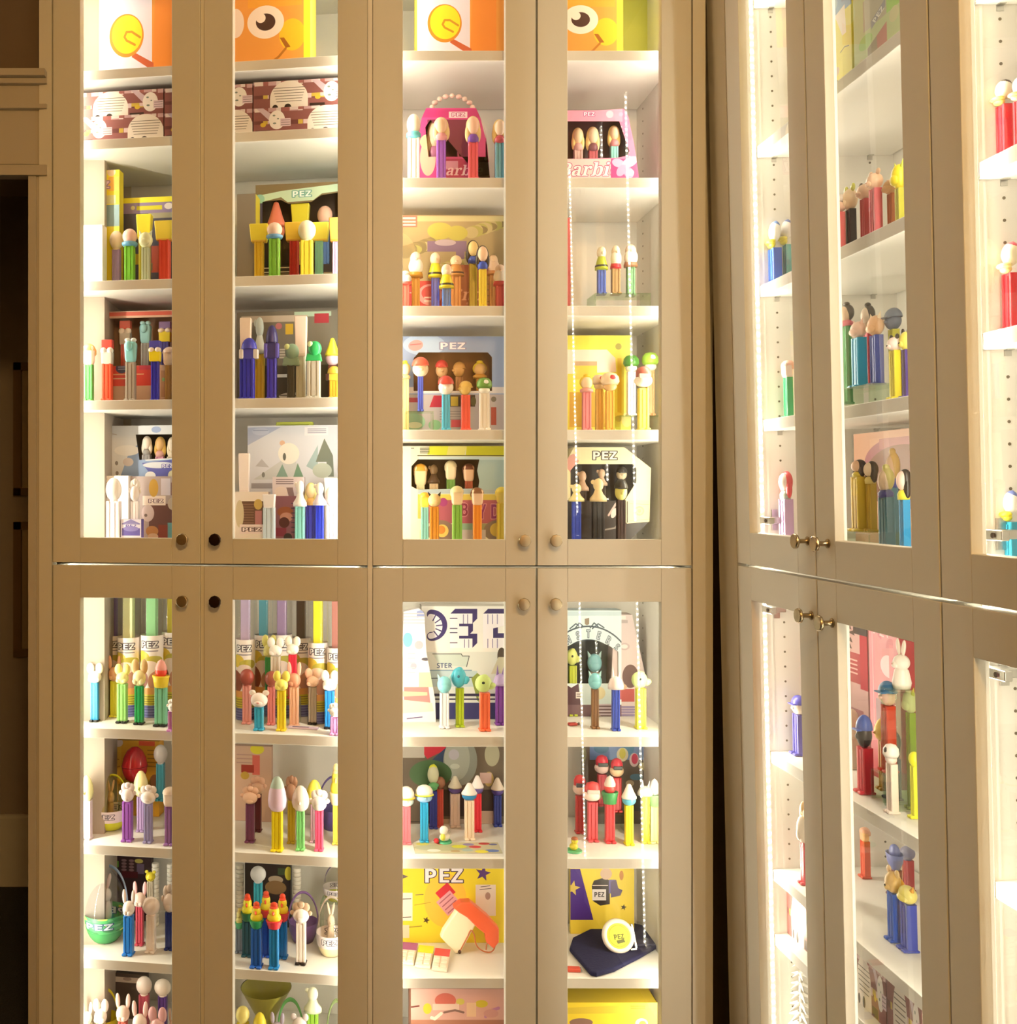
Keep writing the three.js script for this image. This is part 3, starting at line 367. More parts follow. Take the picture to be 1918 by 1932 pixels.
  van: print(745, 842, 968, 1023, () => { R('#ece7cf', 745, 842, 223, 198); G('#dfe23a', 810, 842, 846, 842, 842, 860, 806, 858); G('#e6dc7a', 846, 842, 880, 842, 876, 860, 842, 860); G('#d6d02c', 880, 842, 968, 842, 968, 862, 878, 860); lines('#4a4a3a', 1.4, 801, 846, 17, 4, 3); lines('#4a4a3a', 1.2, 778, 846, 5, 1, 4); R('#a9c2c4', 790, 862, 178, 62); R('#cfe0e2', 790, 862, 178, 6); L('#5f5a3a', 1.6, 788, 860, 968, 860); R('#d7c25a', 788, 933, 180, 46); R('#a9b8c0', 788, 924, 180, 8); R('#b05a6a', 800, 944, 168, 44); T('#8a2a4a', 'BB', 868, 962, 34, { st: '#d89aa0', sw: 3, sx: .7 }); T('#8a2a6a', 'Y D', 922, 966, 38, { st: '#d89aa0', sw: 3, sx: .7 }); E('#a03a78', 836, 948, 8); E('#9a9a70', 900, 996, 80, 8); R('#8fb29a', 870, 988, 26, 12); E('#8a7060', 832, 1004, 26, 22); E('#e8c868', 834, 1002, 12, 12); E('#d88a3a', 832, 1000, 8, 8); E('#8a7868', 938, 1002, 26, 20); E('#d8b850', 937, 1000, 13, 13); R('#c9bfc0', 866, 1000, 50, 20); R('#e9e0a0', 792, 1000, 16, 18); R('#fbf3dc', 745, 842, 30, 190); }, 3.4),
  octo: print(1070, 844, 1228, 1023, () => { R('#ece0b4', 1070, 844, 158, 192); T('#f3e9e0', 'PEZ', 1140, 859, 21, { st: '#3a322c', sw: 3, sx: 1.35 }); G('#d69a90', 1070, 884, 1070, 862, 1082, 856, 1092, 870, 1076, 892); R('#2a201c', 1070, 944, 112, 92); R('#e9dca6', 1178, 944, 50, 42); R('#3a2c24', 1182, 946, 2, 40); E('#c9bb84', 1206, 964, 9, 9); E('#e0d29c', 1206, 964, 6, 6); E('#c9bb84', 1206, 964, 3.4, 3.4); L('#c9bb84', 1, 1188, 950, 1224, 952); L('#c9bb84', 1, 1188, 982, 1224, 980); G('#241a16', 1178, 988, 1228, 984, 1228, 1036, 1178, 1036); L('#8a8078', 3, 1138, 1000, 1160, 996, 1164, 990); L('#c0a8a0', 4, 1148, 972, 1162, 950); E('#d8c4bc', 1158, 968, 5, 10, .4); }),
  hop: print(0, 0, 46, 150, () => { R('#f0e8e4', 0, 0, 46, 150); T('#eee', 'PEZ', 23, 16, 15, { st: '#4a4450', sw: 3 }); lines('#8a8290', 2, 23, 28, 24, 1, 3); E('#d8c048', 12, 40, 12, 12); E('#b9b04a', 30, 46, 14, 9); E('#e9d8d0', 24, 62, 14, 16); E('#8a4a38', 8, 80, 14, 22); E('#c08a70', 36, 84, 14, 20); R('#e0a058', 0, 96, 46, 14); R('#c9c03a', 0, 108, 46, 20); lines('#7d6a2a', 1.4, 23, 112, 40, 4, 4.4); R('#7478b0', 0, 128, 46, 22); lines('#4a4c8a', 2, 23, 131, 40, 4, 5); }, 5),
  eggBand: print(0, 0, 160, 30, () => { R('#f1e8ea', 0, 0, 160, 30); for (const x of [40, 120]) { T('#f6eef0', 'PEZ', x, 14, 17, { st: '#5a5662', sw: 3 }); } }, 4),
  eggBandG: print(0, 0, 160, 40, () => { R('#4fae6a', 0, 0, 160, 40); for (let i = 0; i < 60; i++) E(['#3c9a58', '#74c98a', '#d8e870', '#357f4a'][i % 4], (i * 47) % 160, (i * 29) % 40, 3 + i % 5, 2 + i % 3); for (const x of [40, 120]) T('#e4f2f4', 'PEZ', x, 22, 22, { st: '#35507a', sw: 3 }); }, 4),
  monsterBox: print(1064, 1152, 1192, 1352, () => { R('#cfe0e4', 1064, 1152, 128, 206); R('#b9ccd4', 1064, 1154, 128, 8); for (let i = 0; i < 9; i++) { const a = -1.02 + i * .255; T('#a9b4c0', 'MONSTERS '[i], 1118 + 92 * Math.sin(a), 1288 - 92 * Math.cos(a), 20, { a: a * 57.3, st: '#2c3a4a', sw: 2.4, sx: .8 }); } g.lineWidth = 3; for (const rr of [80, 106]) { g.strokeStyle = '#34424f'; g.beginPath(); g.arc(1118, 1288, rr, -Math.PI / 2 - .8, -Math.PI / 2 + .8); g.stroke(); } G('#8a7a68', 1110, 1168, 1120, 1166, 1120, 1178, 1115, 1180, 1110, 1178); for (const [x, w] of [[1098, 18], [1131, 18], [1090, 26], [1140, 26]]) L('#3a4a58', 2.4, x - w / 2, 1182 + w / 6, x, 1172 + w / 5, x + w / 2, 1178 + w / 4); G('#4a2a34', 1064, 1290, 1080, 1298, 1096, 1290, 1102, 1340, 1064, 1340); R('#d8d0cc', 1090, 1306, 14, 12); lines('#5a4a4a', 1.4, 1097, 1310, 9, 2, 4); R('#6c5058', 1064, 1330, 128, 28); lines('#c9bcc8', 3, 1160, 1330, 50, 4, 6); E('#d8cfa8', 1142, 1308, 14, 12); R('#b0565a', 1172, 1300, 20, 20); }),
  tower: print(1165, 1160, 1232, 1351, () => { R('#cdbcbc', 1165, 1160, 67, 198); R('#e6d8d4', 1165, 1162, 24, 7); R('#a99a9a', 1170, 1170, 22, 6); E('#b9a4a8', 1187, 1220, 8, 7); E('#e0d0d0', 1187, 1220, 5, 4); E('#5c3a34', 1196, 1276, 12, 22); R('#b0403c', 1172, 1300, 30, 24); E('#c9a88a', 1183, 1296, 8, 6); lines('#8a7aa0', 4, 1184, 1334, 34, 4, 5); R('#b8a4a4', 1206, 1316, 26, 40); }),
  bigPez: print(795, 1144, 968, 1357, () => {
    R('#ece9e4', 795, 1144, 173, 214); R('#d9dcd8', 795, 1230, 173, 96);
    const N = '#3c3468', blk = (pts, dx, dy) => { G(N, ...pts.flatMap((v, i) => i % 2 ? v + dy : v + dx)); for (let k = 0; k <= 1; k += .1) G(N, ...pts.flatMap((v, i) => i % 2 ? v + dy * k : v + dx * k)); G('#f2ecf2', ...pts); };
    blk([849, 1158, 891, 1158, 891, 1177, 866, 1177, 866, 1182, 883, 1182, 883, 1200, 866, 1200, 866, 1205, 891, 1205, 891, 1223, 849, 1223], 9, -9); blk([911, 1158, 962, 1158, 962, 1178, 930, 1186, 930, 1204, 962, 1204, 962, 1223, 911, 1223], 9, -9);
    for (const y of [1167, 1186, 1194, 1213]) L('#2c2650', 1.6, 849, y, 862, y); for (const x of [874, 882]) L('#4a4280', 1.2, x, 1160, x, 1177); for (const x of [876, 884]) L('#4a4280', 1.2, x, 1207, x, 1222); for (const x of [920, 929, 938]) { L('#8a84b0', 1.6, x, 1160, x, 1177); L('#8a84b0', 1.6, x, 1206, x, 1222); }
    g.lineWidth = 17; g.strokeStyle = N; g.beginPath(); g.arc(814, 1180, 21, -1.6, 1.6); g.stroke(); g.lineWidth = 11; g.strokeStyle = '#efe9ef'; g.beginPath(); g.arc(811, 1182, 18, -1.5, 1.5); g.stroke(); for (const a of [-1.1, -.6, -.1, .4, .9]) L(N, 2.2, 811 + 12 * Math.cos(a), 1182 + 12 * Math.sin(a), 811 + 24 * Math.cos(a), 1182 + 24 * Math.sin(a));
    G('#c6d2cc', 816, 1234, 870, 1234, 872, 1238, 884, 1238, 880, 1258, 830, 1256); L('#3a4046', 1.4, 816, 1234, 870, 1234, 872, 1238, 885, 1238, 880, 1258); T('#4a5880', 'STER', 838, 1256, 13); R('#7a9ab4', 810, 1264, 80, 3); R('#b9ccd4', 810, 1266, 90, 30); L('#3a4a5a', 1.6, 812, 1280, 900, 1278); G('#8a9a4a', 889, 1280, 900, 1270, 908, 1276, 902, 1320, 912, 1332, 900, 1322); E('#4a4038', 946, 1238, 8, 16); G('#cfc9b0', 940, 1240, 962, 1240, 962, 1270, 926, 1272); R('#333050', 816, 1309, 152, 5); R('#333050', 816, 1318, 152, 3); R('#34366c', 806, 1326, 162, 32);
  }),
  softWrap: print(758, 1146, 822, 1363, () => { R('#ece8ec', 758, 1146, 64, 216); G('#8f9ac8', 786, 1152, 802, 1146, 804, 1160, 786, 1164); lines('#c6bcc4', 2, 780, 1156, 46, 4, 6); E('#7fd0d4', 769, 1206, 9, 14); E('#bcb4c0', 790, 1216, 8, 8); E('#b4b0c4', 780, 1256, 6, 6); lines('#cfc6d0', 2, 776, 1232, 12, 5, 9); E('#5a5660', 803, 1243, 8, 3); G('#c9d4b4', 790, 1268, 818, 1268, 818, 1296, 790, 1296); G('#e58a8a', 762, 1296, 808, 1296, 812, 1328, 762, 1332); G('#f2c8a8', 760, 1304, 806, 1306, 806, 1312, 760, 1314); G('#f4dccc', 758, 1320, 815, 1326, 818, 1342, 758, 1346); L('#5a4a80', 2, 768, 1356, 796, 1353); }),
  ballCard: print(752, 1408, 962, 1554, () => { R('#6a5c4c', 752, 1408, 210, 162); R('#b9b0a4', 757, 1408, 44, 22); G('#c22a3c', 800, 1408, 842, 1408, 838, 1416, 806, 1432, 800, 1424); G('#2c3f60', 842, 1410, 846, 1440, 836, 1448, 812, 1436); E('#8f938a', 868, 1436, 32, 46); E('#a9aca2', 862, 1432, 24, 40); E('#b8b4c0', 856, 1424, 10, 10); E('#c2c8bc', 858, 1446, 9, 5); E('#a9a48a', 928, 1424, 14, 22); E('#4a6a44', 812, 1460, 40, 26); R('#3c2c28', 800, 1490, 162, 50); E('#b69a5a', 922, 1470, 9, 14); R('#c9a8a0', 905, 1458, 22, 20); R('#b9a898', 826, 1545, 70, 14); lines('#3a3430', 2, 788, 1550, 60, 3, 6); R('#b9a090', 900, 1530, 34, 26); }),
  party: print(0, 0, 180, 60, () => { R('#cfc9a8', 0, 0, 180, 60); E('#b9b894', 60, 30, 60, 18); for (const [x, y, r, c] of [[20, 10, 14, '#d8c94a'], [60, 8, 10, '#c9403c'], [95, 24, 16, '#dcdc3c'], [40, 46, 14, '#f0ece0'], [116, 12, 12, '#8a80b8'], [128, 26, 13, '#d0404a'], [150, 8, 12, '#c84a48'], [168, 12, 9, '#6a70a8'], [160, 48, 15, '#6f86c4'], [138, 52, 14, '#f0e84a'], [110, 44, 12, '#a9c4c0'], [84, 50, 10, '#b89a6a']]) E(c, x, y, r, r * .55); }, 3),
  balloons: print(1100, 1404, 1246, 1554, () => { R('#5d5148', 1100, 1404, 146, 130); R('#6a86b8', 1112, 1404, 134, 30); E('#4a7aa0', 1134, 1412, 14, 10); E('#4a80a8', 1184, 1412, 12, 12); R('#8fb0dc', 1226, 1404, 12, 40); E('#d6cfb0', 1174, 1424, 11, 13); E('#c9bf4a', 1174, 1422, 6, 10); E('#d9c4c8', 1196, 1434, 9, 13); E('#cc2a5c', 1197, 1432, 6, 10); E('#d8d2b8', 1226, 1432, 10, 12); E('#cfc79a', 1220, 1446, 16, 8); R('#3c4250', 1216, 1454, 20, 30); E('#4a7a98', 1200, 1466, 12, 6); E('#b0a08c', 1188, 1478, 8, 6); R('#2c3a40', 1196, 1500, 18, 30); E('#7a7a58', 1086, 1424, 20, 24); }),
  starCard: print(752, 1636, 952, 1779, () => {
    R('#ecd436', 752, 1636, 200, 144); E('#f0c048', 840, 1700, 40, 50); T('#f0e8f0', 'PEZ', 836, 1655, 36, { st: '#3a2a4c', sw: 3, sx: 1.25 }); star('#5a3a78', 911, 1650, 15, .2); star('#6a5a58', 754, 1656, 16, .3); R('#f4e8dc', 752, 1686, 26, 52); L('#5a4a40', 1.6, 756, 1698, 775, 1697); L('#5a4a40', 1.6, 756, 1732, 775, 1731); R('#e9d0b4', 756, 1746, 16, 24); g.save(); g.translate(845, 1708); g.rotate(-.72); R('#c9303c', -4, -32, 30, 24); R('#d49aa8', -14, -18, 34, 34); for (let i = 0; i < 4; i++) L('#9a5a6a', 2, -10, -12 + i * 8, 16, -12 + i * 8); R('#d8b0a0', -10, 18, 40, 24); L('#5a3a34', 3, -6, 24, 22, 26); L('#5a3a34', 3, -4, 34, 20, 34); g.restore(); R('#ecdcd0', 897, 1671, 38, 58); L('#7a6a68', 1.4, 907, 1675, 924, 1673); L('#7a6a68', 1.4, 905, 1680, 926, 1678); E('#a98a84', 920, 1692, 5, 7); L('#7a6a58', 1.6, 784, 1690, 798, 1689); star('#4a3a28', 804, 1737, 7, .3); L('#9a8430', 2, 772, 1750, 795, 1748); L('#b49a34', 1.4, 782, 1709, 812, 1704);
  }),
  boyCard: print(1076, 1632, 1196, 1762, () => {
    R('#efd648', 1076, 1632, 120, 104); G('#4a2a88', 1076, 1640, 1094, 1640, 1119, 1736, 1076, 1736); star('#dcc060', 1080, 1676, 15, .2); G('#2a1c1c', 1116, 1672, 1120, 1662, 1140, 1656, 1150, 1662, 1150, 1706, 1132, 1709, 1118, 1700); R('#6a60a0', 1148, 1660, 12, 26); G('#5a4a70', 1152, 1664, 1162, 1660, 1166, 1676, 1174, 1680, 1170, 1690, 1152, 1694); L('#f0e0dc', 1.6, 1118, 1671, 1146, 1671); R('#e9e2e4', 1117, 1678, 26, 21); T('#2a2228', 'PEZ', 1130, 1688, 13, { sx: .9 }); E('#d8b8a0', 1143, 1649, 11, 11); E('#c98a48', 1172, 1652, 4, 9); star('#3a3024', 1176, 1712, 6, .2);
  }, 5),
  roseBox: print(775, 1868, 968, 2028, () => { R('#b07a64', 775, 1868, 193, 172); R('#d9a89c', 775, 1868, 193, 58); E('#c96a5c', 840, 1890, 20, 14); E('#d4c040', 806, 1905, 8, 10); E('#d4c040', 908, 1896, 12, 7); E('#d0c060', 868, 1892, 8, 6); R('#e6c8b8', 816, 1896, 50, 12); L('#8a6a60', 4, 838, 1912, 858, 1908, 874, 1912); L('#f4e6d4', 6, 814, 1922, 820, 1924, 832, 1914); R('#e6c09c', 880, 1894, 18, 26); L('#c084b0', 6, 940, 1904, 918, 1912, 916, 1920); E('#d09a94', 926, 1914, 14, 8); L('#6a3a34', 3, 776, 1902, 790, 1900); }),
  lemonBox: print(1066, 1890, 1240, 2028, () => { R('#ecd23a', 1066, 1890, 174, 150); G('#d9bf3c', 1066, 1900, 1240, 1892, 1240, 1896, 1190, 1910, 1066, 1912); lines('#9a8c1c', 2, 1203, 1897, 26, 2, 4); E('#8a6a60', 1096, 1928, 22, 8); E('#e3d4ac', 1210, 1930, 12, 10); E('#d8cc3a', 1212, 1932, 7, 7); }),
  stripes: print(1150, 1848, 1232, 1983, () => { R('#8a5048', 1150, 1848, 82, 32); for (const [x, c] of [[1156, '#5a3028'], [1174, '#94605c'], [1192, '#c05a50'], [1209, '#dccb3a']]) { R(c, x, 1850, 15, 30); } L('#d8a898', 1.4, 1172, 1850, 1172, 1872); L('#d8a898', 1.4, 1190, 1850, 1190, 1872); }),
  blisterY: print(1560, -60, 1612, 180, () => { R('#d8cf3a', 1560, -60, 52, 220); R('#6a90b4', 1560, -60, 52, 90); E('#8aa8b8', 1576, 4, 10, 12); G('#d8d040', 1562, 24, 1574, 18, 1580, 24, 1578, 40, 1592, 76, 1612, 76, 1612, 90, 1566, 90); G('#d9cfc0', 1580, 26, 1600, 20, 1602, 74, 1594, 74); E('#a89a80', 1568, 50, 8, 26); E('#c9b28c', 1577, 132, 10, 10); E('#8a7a5a', 1580, 152, 4, 4); L('#6a6420', 1.6, 1572, 84, 1580, 84); L('#4a4418', 1.6, 1590, 102, 1598, 98, 1606, 102); }),
  blisterG: print(1610, -60, 1704, 114, () => { R('#b3c088', 1610, -60, 94, 200); R('#8fbf4a', 1676, -60, 28, 100); E('#95bf5c', 1634, 60, 14, 14); R('#a8a08a', 1630, -20, 46, 60); G('#7a7a88', 1646, 30, 1674, 10, 1674, 24, 1646, 46); T('#dcdcd8', 'PEZ', 1660, 29, 14, { a: -34 }); G('#8a7a5c', 1638, 76, 1672, 56, 1676, 54, 1676, 92, 1638, 122); G('#b2685a', 1656, 66, 1676, 54, 1676, 92, 1658, 104); E('#c4c090', 1690, 52, 9, 14); E('#bcb888', 1624, 98, 7, 12); E('#cbb08a', 1650, 104, 10, 8); }),
  paleCard: print(1438, 90, 1482, 316, () => { R('#f3efd0', 1438, 90, 44, 194); G('#e6e26a', 1440, 122, 1454, 104, 1482, 92, 1482, 98, 1456, 120, 1450, 136); R('#dcd6c0', 1456, 140, 26, 34); R('#fbf6ee', 1455, 176, 27, 24); R('#cfc6b4', 1460, 212, 22, 40); R('#d8d860', 1440, 218, 5, 60); }),
  gown: print(1608, 812, 1716, 1026, () => { R('#d9a98c', 1608, 812, 108, 198); E('#a86870', 1690, 872, 60, 46); R('#b87a78', 1660, 826, 56, 20); E('#8a5a44', 1700, 900, 70, 60); R('#e3b4a4', 1608, 900, 34, 110); for (const y of [920, 945, 970]) R('#4a3444', 1589 + 20, y, 5, 18); }),
  redBox: print(1640, 1190, 1700, 1476, () => { R('#b8303c', 1640, 1190, 60, 230); R('#d43048', 1640, 1200, 12, 200); T('#e8a8a0', 'PE', 1661, 1206, 21, { a: 8, f: 'sans-serif' }); L('#e8a8a0', 2, 1678, 1214, 1676, 1200); L('#d87a78', 1.6, 1647, 1190, 1648, 1380); E('#e0b0b4', 1679, 1266, 16, 20); R('#b8303c', 1680, 1230, 20, 80); R('#c8404a', 1681, 1226, 8, 70); R('#7a2430', 1652, 1330, 22, 60); }),
  greyPanel: print(1592, 1180, 1648, 1429, () => { R('#c9a4a0', 1592, 1180, 56, 240); R('#3c302c', 1614, 1180, 34, 20); for (const [x, y] of [[1600, 1190], [1608, 1200], [1602, 1214], [1600, 1226]]) G('#4a3834', x - 8, y, x + 6, y - 5, x + 10, y + 4, x, y + 2); R('#a8484e', 1597, 1236, 33, 56); lines('#dcb0ac', 3, 1613, 1250, 18, 4, 8); R('#b0303c', 1630, 1200, 18, 100); R('#a06a70', 1596, 1340, 40, 60); }),
};
FACE.hop.map.wrapS = THREE.RepeatWrapping;
function launcher(u, z) {                                          // toy with a swept orange barrel, cream grip and a wire loop
  const o = group('toy_launcher', 'B', u, SH.b[2] + 0.0004, z); tag(o, 'orange and cream toy launcher leaning on its grip', 'toy');
  const ex = (pts, d) => new THREE.ExtrudeGeometry(new THREE.Shape(poly(pts)), { depth: d, bevelEnabled: true, bevelSize: .0035, bevelThickness: .004, bevelSegments: 3 }).translate(0, 0, -d / 2);
  part('barrel', ex([[-.026, .112], [-.012, .122], [.008, .123], [.05, .088], [.076, .06], [.076, .03], [.066, .018], [.052, .03], [.048, .052], [.03, .066], [.004, .092], [-.016, .104]], .022), plastic('#ee6a44', .3), o);
  part('grip', ex([[-.022, .1], [-.012, .108], [.022, .074], [.018, .068], [-.016, .006], [-.024, .004], [-.058, .04], [-.054, .052]], .016), plastic('#fbeccc', .35), o);
  const c = new THREE.CatmullRomCurve3([[-.016, .006], [.002, .04], [.012, .058], [.018, .05], [.026, .02], [.044, .006], [.062, .006], [.07, .02], [.064, .034], [.052, .028], [.048, .01]].map(([x, y]) => new THREE.Vector3(x, y, .012)));
  part('wire_loop', new THREE.TubeGeometry(c, 60, .0016, 8), plastic('#b8683c', .3), o);
  part('tip', ball(-.016, .0055, .012, .004, .005, .004), plastic('#4a2a18'), o);
}
function candyPack(u, z, c, label) {
  const o = group('candy_pack', 'B', u, SH.b[2] + 0.0004, z, -12); o.rotateX(.12); o.position.y += .005; tag(o, label, 'candy pack', 'candy packs on the third lower shelf');
  part('tray', rbox(.037, .006, .085, .0015, 0, .003, 0), plastic('#efe2d0', .4), o);
  part('header', rbox(.037, .0012, .03, .0005, 0, .0066, -.027), plastic(c, .4), o);
  for (let i = 0; i < 2; i++) for (let k = 0; k < 3; k++) part('tablet', rbox(.0155, .004, .0125, .0018, -.0088 + i * .0176, .0072, .0 + k * .0155 - .002), plastic('#f4dcc8', .5), o);
}
function pouch(u, z, outline) {
  const o = group('navy_pouch', 'B', u, SH.b[2] + 0.0004, z); tag(o, 'navy fabric pouch lying flat across the shelf corner', 'pouch');
  const s = new THREE.Shape(poly(outline));
  part('cloth', new THREE.ExtrudeGeometry(s, { depth: .004, bevelEnabled: true, bevelSize: .005, bevelThickness: .004, bevelSegments: 3, curveSegments: 8 }).rotateX(-Math.PI / 2).scale(1, 1, 1).translate(0, .0042, 0), new THREE.MeshStandardMaterial({ color: '#17163e', roughness: .95, bumpMap: grain, bumpScale: .002 }), o);
  part('fold', rbox(.06, .006, .03, .003, .07, .0135, -.03), new THREE.MeshStandardMaterial({ color: '#2c2a48', roughness: .9 }), o);
  const w = group('novelty_watch', 'B', u + .002, SH.b[2] + 0.046, z + .004, 0); tag(w, 'round yellow-faced watch with a thick white rim on the navy pouch', 'watch'); w.rotateX(-.4); w.rotateZ(.1); w.scale.setScalar(1.1);
  part('rim', lathe([[.022, -.006], [.033, -.005], [.036, .001], [.034, .007], [.029, .0085], [.026, .006]], 36).rotateX(Math.PI / 2), plastic('#f6ead8', .3), w);
  part('back', cyl(.03, .03, .006, 0, -.006, 0, 32).rotateX(Math.PI / 2), plastic('#e8dcc8'), w);
  const face = print(0, 0, 64, 64, () => { E('#dfe03c', 32, 32, 32); g.lineWidth = 1.4; g.strokeStyle = '#8a9418'; g.beginPath(); g.arc(32, 32, 25, 0, 7); g.stroke(); E('#c9cc3a', 30, 20, 10, 8); T('#6a6e1c', 'PEZ', 32, 34, 16, { st: '#4a4c18', sw: .8 }); G('#5c5e20', 24, 42, 44, 40, 46, 48, 26, 50); }, 6);
  part('dial', new THREE.CircleGeometry(.0275, 36), face, w, [0, 0, .0055]);
  part('clasp', merge(rbox(.006, .05, .004, .0015, .036, -.004, -.004), rbox(.014, .004, .004, .001, .03, -.03, -.004)), STEEL, w);
  part('stand_foot', merge(rbox(.03, .022, .014, .003, 0, -.021, -.008)), plastic('#d8ccc0'), w);
}

// where things stand, as the labels say it
const W0 = 'third shelf behind first upper door', W1 = 'third shelf behind second upper door', W2 = 'fourth shelf behind first upper door', W3 = 'fourth shelf behind second upper door', W4 = 'bottom panel behind first upper door', W5 = 'bottom panel behind second upper door', W6 = 'second shelf behind third upper door', W7 = 'second shelf behind fourth upper door', W8 = 'third shelf behind third upper door', W9 = 'third shelf behind fourth upper door', W10 = 'fourth shelf behind third upper door', W11 = 'fourth shelf behind fourth upper door', W12 = 'bottom panel behind third upper door', W13 = 'bottom panel behind fourth upper door', W14 = 'upper cabinet by the corner, fifth door', W15 = 'second shelf behind sixth upper door', W16 = 'third shelf behind sixth upper door', W17 = 'fourth shelf behind sixth upper door', W18 = 'bottom panel behind sixth upper door', W19 = 'seventh upper door', W20 = 'first shelf behind first lower door', W21 = 'first shelf behind second lower door', W22 = 'second shelf behind first lower door', W23 = 'second shelf behind second lower door', W24 = 'third shelf behind first lower door', W25 = 'third shelf behind second lower door', W26 = 'lowest shelf behind first lower door', W27 = 'lowest shelf behind second lower door', W28 = 'first shelf behind third lower door', W29 = 'first shelf behind fourth lower door', W30 = 'second shelf behind third lower door', W31 = 'second shelf behind fourth lower door', W32 = 'third shelf behind third lower door', W33 = 'third shelf behind fourth lower door', W34 = 'first shelf behind fifth lower door', W35 = 'second shelf behind fifth lower door', W36 = 'first shelf behind sixth lower door', W37 = 'second shelf behind sixth lower door';
// upper cabinet A
carton('A',0,.0976,0,-.244,0,.2547,.3168,.03,plastic('#b4ae3a', 0.6),'#b4ae3a','plain yellow-green carton behind the wide orange box, above the first door','carton',{});
carton('A',0,.3355,0,-.114,0,.5274,.2451,.09,FACE.big,'#f1e66a','wide printed box with white, orange and yellow panels, above the first two doors','carton',{});
carton('A',1,.1348,0,-.089,0,.2176,.0684,.1,FACE.skullShifted,'#6a4442','skull-printed maroon carton, lower row, over the first door','carton',{ group: 'skull cartons on the second shelf' });
carton('A',1,.3549,0,-.089,0,.2174,.0668,.1,FACE.skullShifted,'#6a4442','skull-printed maroon carton, lower row, behind the gap between first and second doors','carton',{ group: 'skull cartons on the second shelf' });
carton('A',1,.5772,0,-.089,0,.2219,.0662,.1,FACE.skullShifted,'#6a4442','skull-printed maroon carton, lower row, over the second door','carton',{ group: 'skull cartons on the second shelf' });
carton('A',1,.1333,.0605,-.093,0,.218,.0689,.1,FACE.skull,'#6a4442','skull-printed maroon carton, upper row, over the first door','carton',{ group: 'skull cartons on the second shelf' });
carton('A',1,.3539,.0605,-.093,0,.2177,.0679,.1,FACE.skull,'#6a4442','skull-printed maroon carton, upper row, behind the gap between first and second doors','carton',{ group: 'skull cartons on the second shelf' });
carton('A',1,.5765,.0605,-.093,0,.2223,.0702,.1,FACE.skull,'#6a4442','skull-printed maroon carton, upper row, over the second door','carton',{ group: 'skull cartons on the second shelf' });
carton('A',2,.0539,0,-.154,0,.1098,.2989,.03,FACE.yellowCard,'#e6d63a','yellow blister card with a hanging slot, tallest behind the first upper door','blister pack',{});
carton('A',2,.0578,0,-.089,0,.0637,.1443,.03,FACE.whiteCard,'#f4eee6','white blister box at the bright edge, below the yellow hanging card','blister pack',{});
carton('A',2,.1464,0,-.199,0,.1987,.2406,.05,FACE.purpleBand,'#c9c43a','gift box with yellow lid edge and purple band, behind the green stem','carton',{ back: '#5a5a64' });
d('A',2,.1056,-.144,0,0,.0952,.0476,.0198,.0344,'#a68cc0',0,'ball',['#f0dcc0'],'lilac stem with cream ball head',W0);
d('A',2,.1543,-.104,0,0,.0928,.0428,.0233,.0389,'#74b83a',0,'collared',['#f2c6b8','#6aa6d0'],'green stem with pink ball head and blue collar',W0);
d('A',2,.1749,-.154,0,0,.1217,.0621,.0264,.0396,'#d8cc4a',0,'block',['#efe03c','#d8b43c'],'yellow stem with tall yellow block head',W0);
d('A',2,.198,-.094,0,0,.085,.0464,.018,.0361,'#b9c4a4',0,'horn',['#dfe0b4','#c9d4bc'],'pale grey-green stem with pale eared head',W0);
d('A',2,.2396,-.114,0,0,.1066,.0479,.0259,.0492,'#e2503e',0,'block',['#f3dc52','#e9b84a'],'red stem with yellow block head',W0);
carton('A',2,.4313,0,-.164,0,.0468,.2275,.05,plastic('#8a7f70', 0.5),'#d8c83a','narrow brown carton with yellow edge, beside the teal-topped box','carton',{});
carton('A',2,.5565,0,-.214,0,.2259,.2637,.06,FACE.tealTop,'#7fb0a4','window box with a teal header, behind the yellow block heads','carton',{ win: [[.0774,.2263],[.0774,.8392],[.2857,.8493],[.375,.8091],[.631,.8191],[.7381,.8794],[.9524,.8995],[.9524,.2263]], back: '#33241a' });
d('A',2,.4935,-.229,0,0,.1253,.1003,.0241,.0482,'#7a4a30',0,'conecap',['#e08a70','#e5836a'],'coral cone head inside the teal-topped box',W1);
d('A',2,.5559,-.229,0,0,.1591,.0573,.024,.048,'#d8c84a',0,'block',['#e2d83c','#d8b440'],'tall yellow block head inside the teal-topped box',W1);
d('A',2,.6179,-.229,0,0,.1541,.0545,.0213,.0425,'#4a6a9a',0,'collared',['#e0b4a0','#5a7aa8'],'pink ball head with blue collar inside the teal-topped box',W1);
d('A',2,.4749,-.114,0,0,.0944,.0434,.0217,.046,'#dcb62a',0,'block',['#ecdc40','#e0b844'],'amber stem with yellow block head',W1);
d('A',2,.5167,-.094,0,0,.0954,.0392,.0253,.0404,'#78b43c',0,'collared',['#f4d4c0','#6aa0cc'],'green stem with pale pink ball head',W1);
d('A',2,.557,-.134,0,0,.0991,.0449,.0218,.0462,'#b8242a',0,'block',['#f0ca48','#e0a840'],'red stem with golden block head',W1);
d('A',2,.5932,-.104,0,0,.0902,.0493,.0291,.043,'#f2e04a',0,'ball',['#fbf4d0'],'pale yellow stem with cream ball head',W1);
d('A',2,.6164,-.144,0,0,.0995,.0449,.0192,.0513,'#7cc0bc',0,'block',['#f6ec5a','#e8cc50'],'turquoise stem with lemon block head',W1);
d('A',2,.6646,-.104,0,0,.0864,.0566,.0189,.0352,'#c4a8cc',0,'block',['#eeb458','#e09a40'],'lilac stem with orange block head',W1);
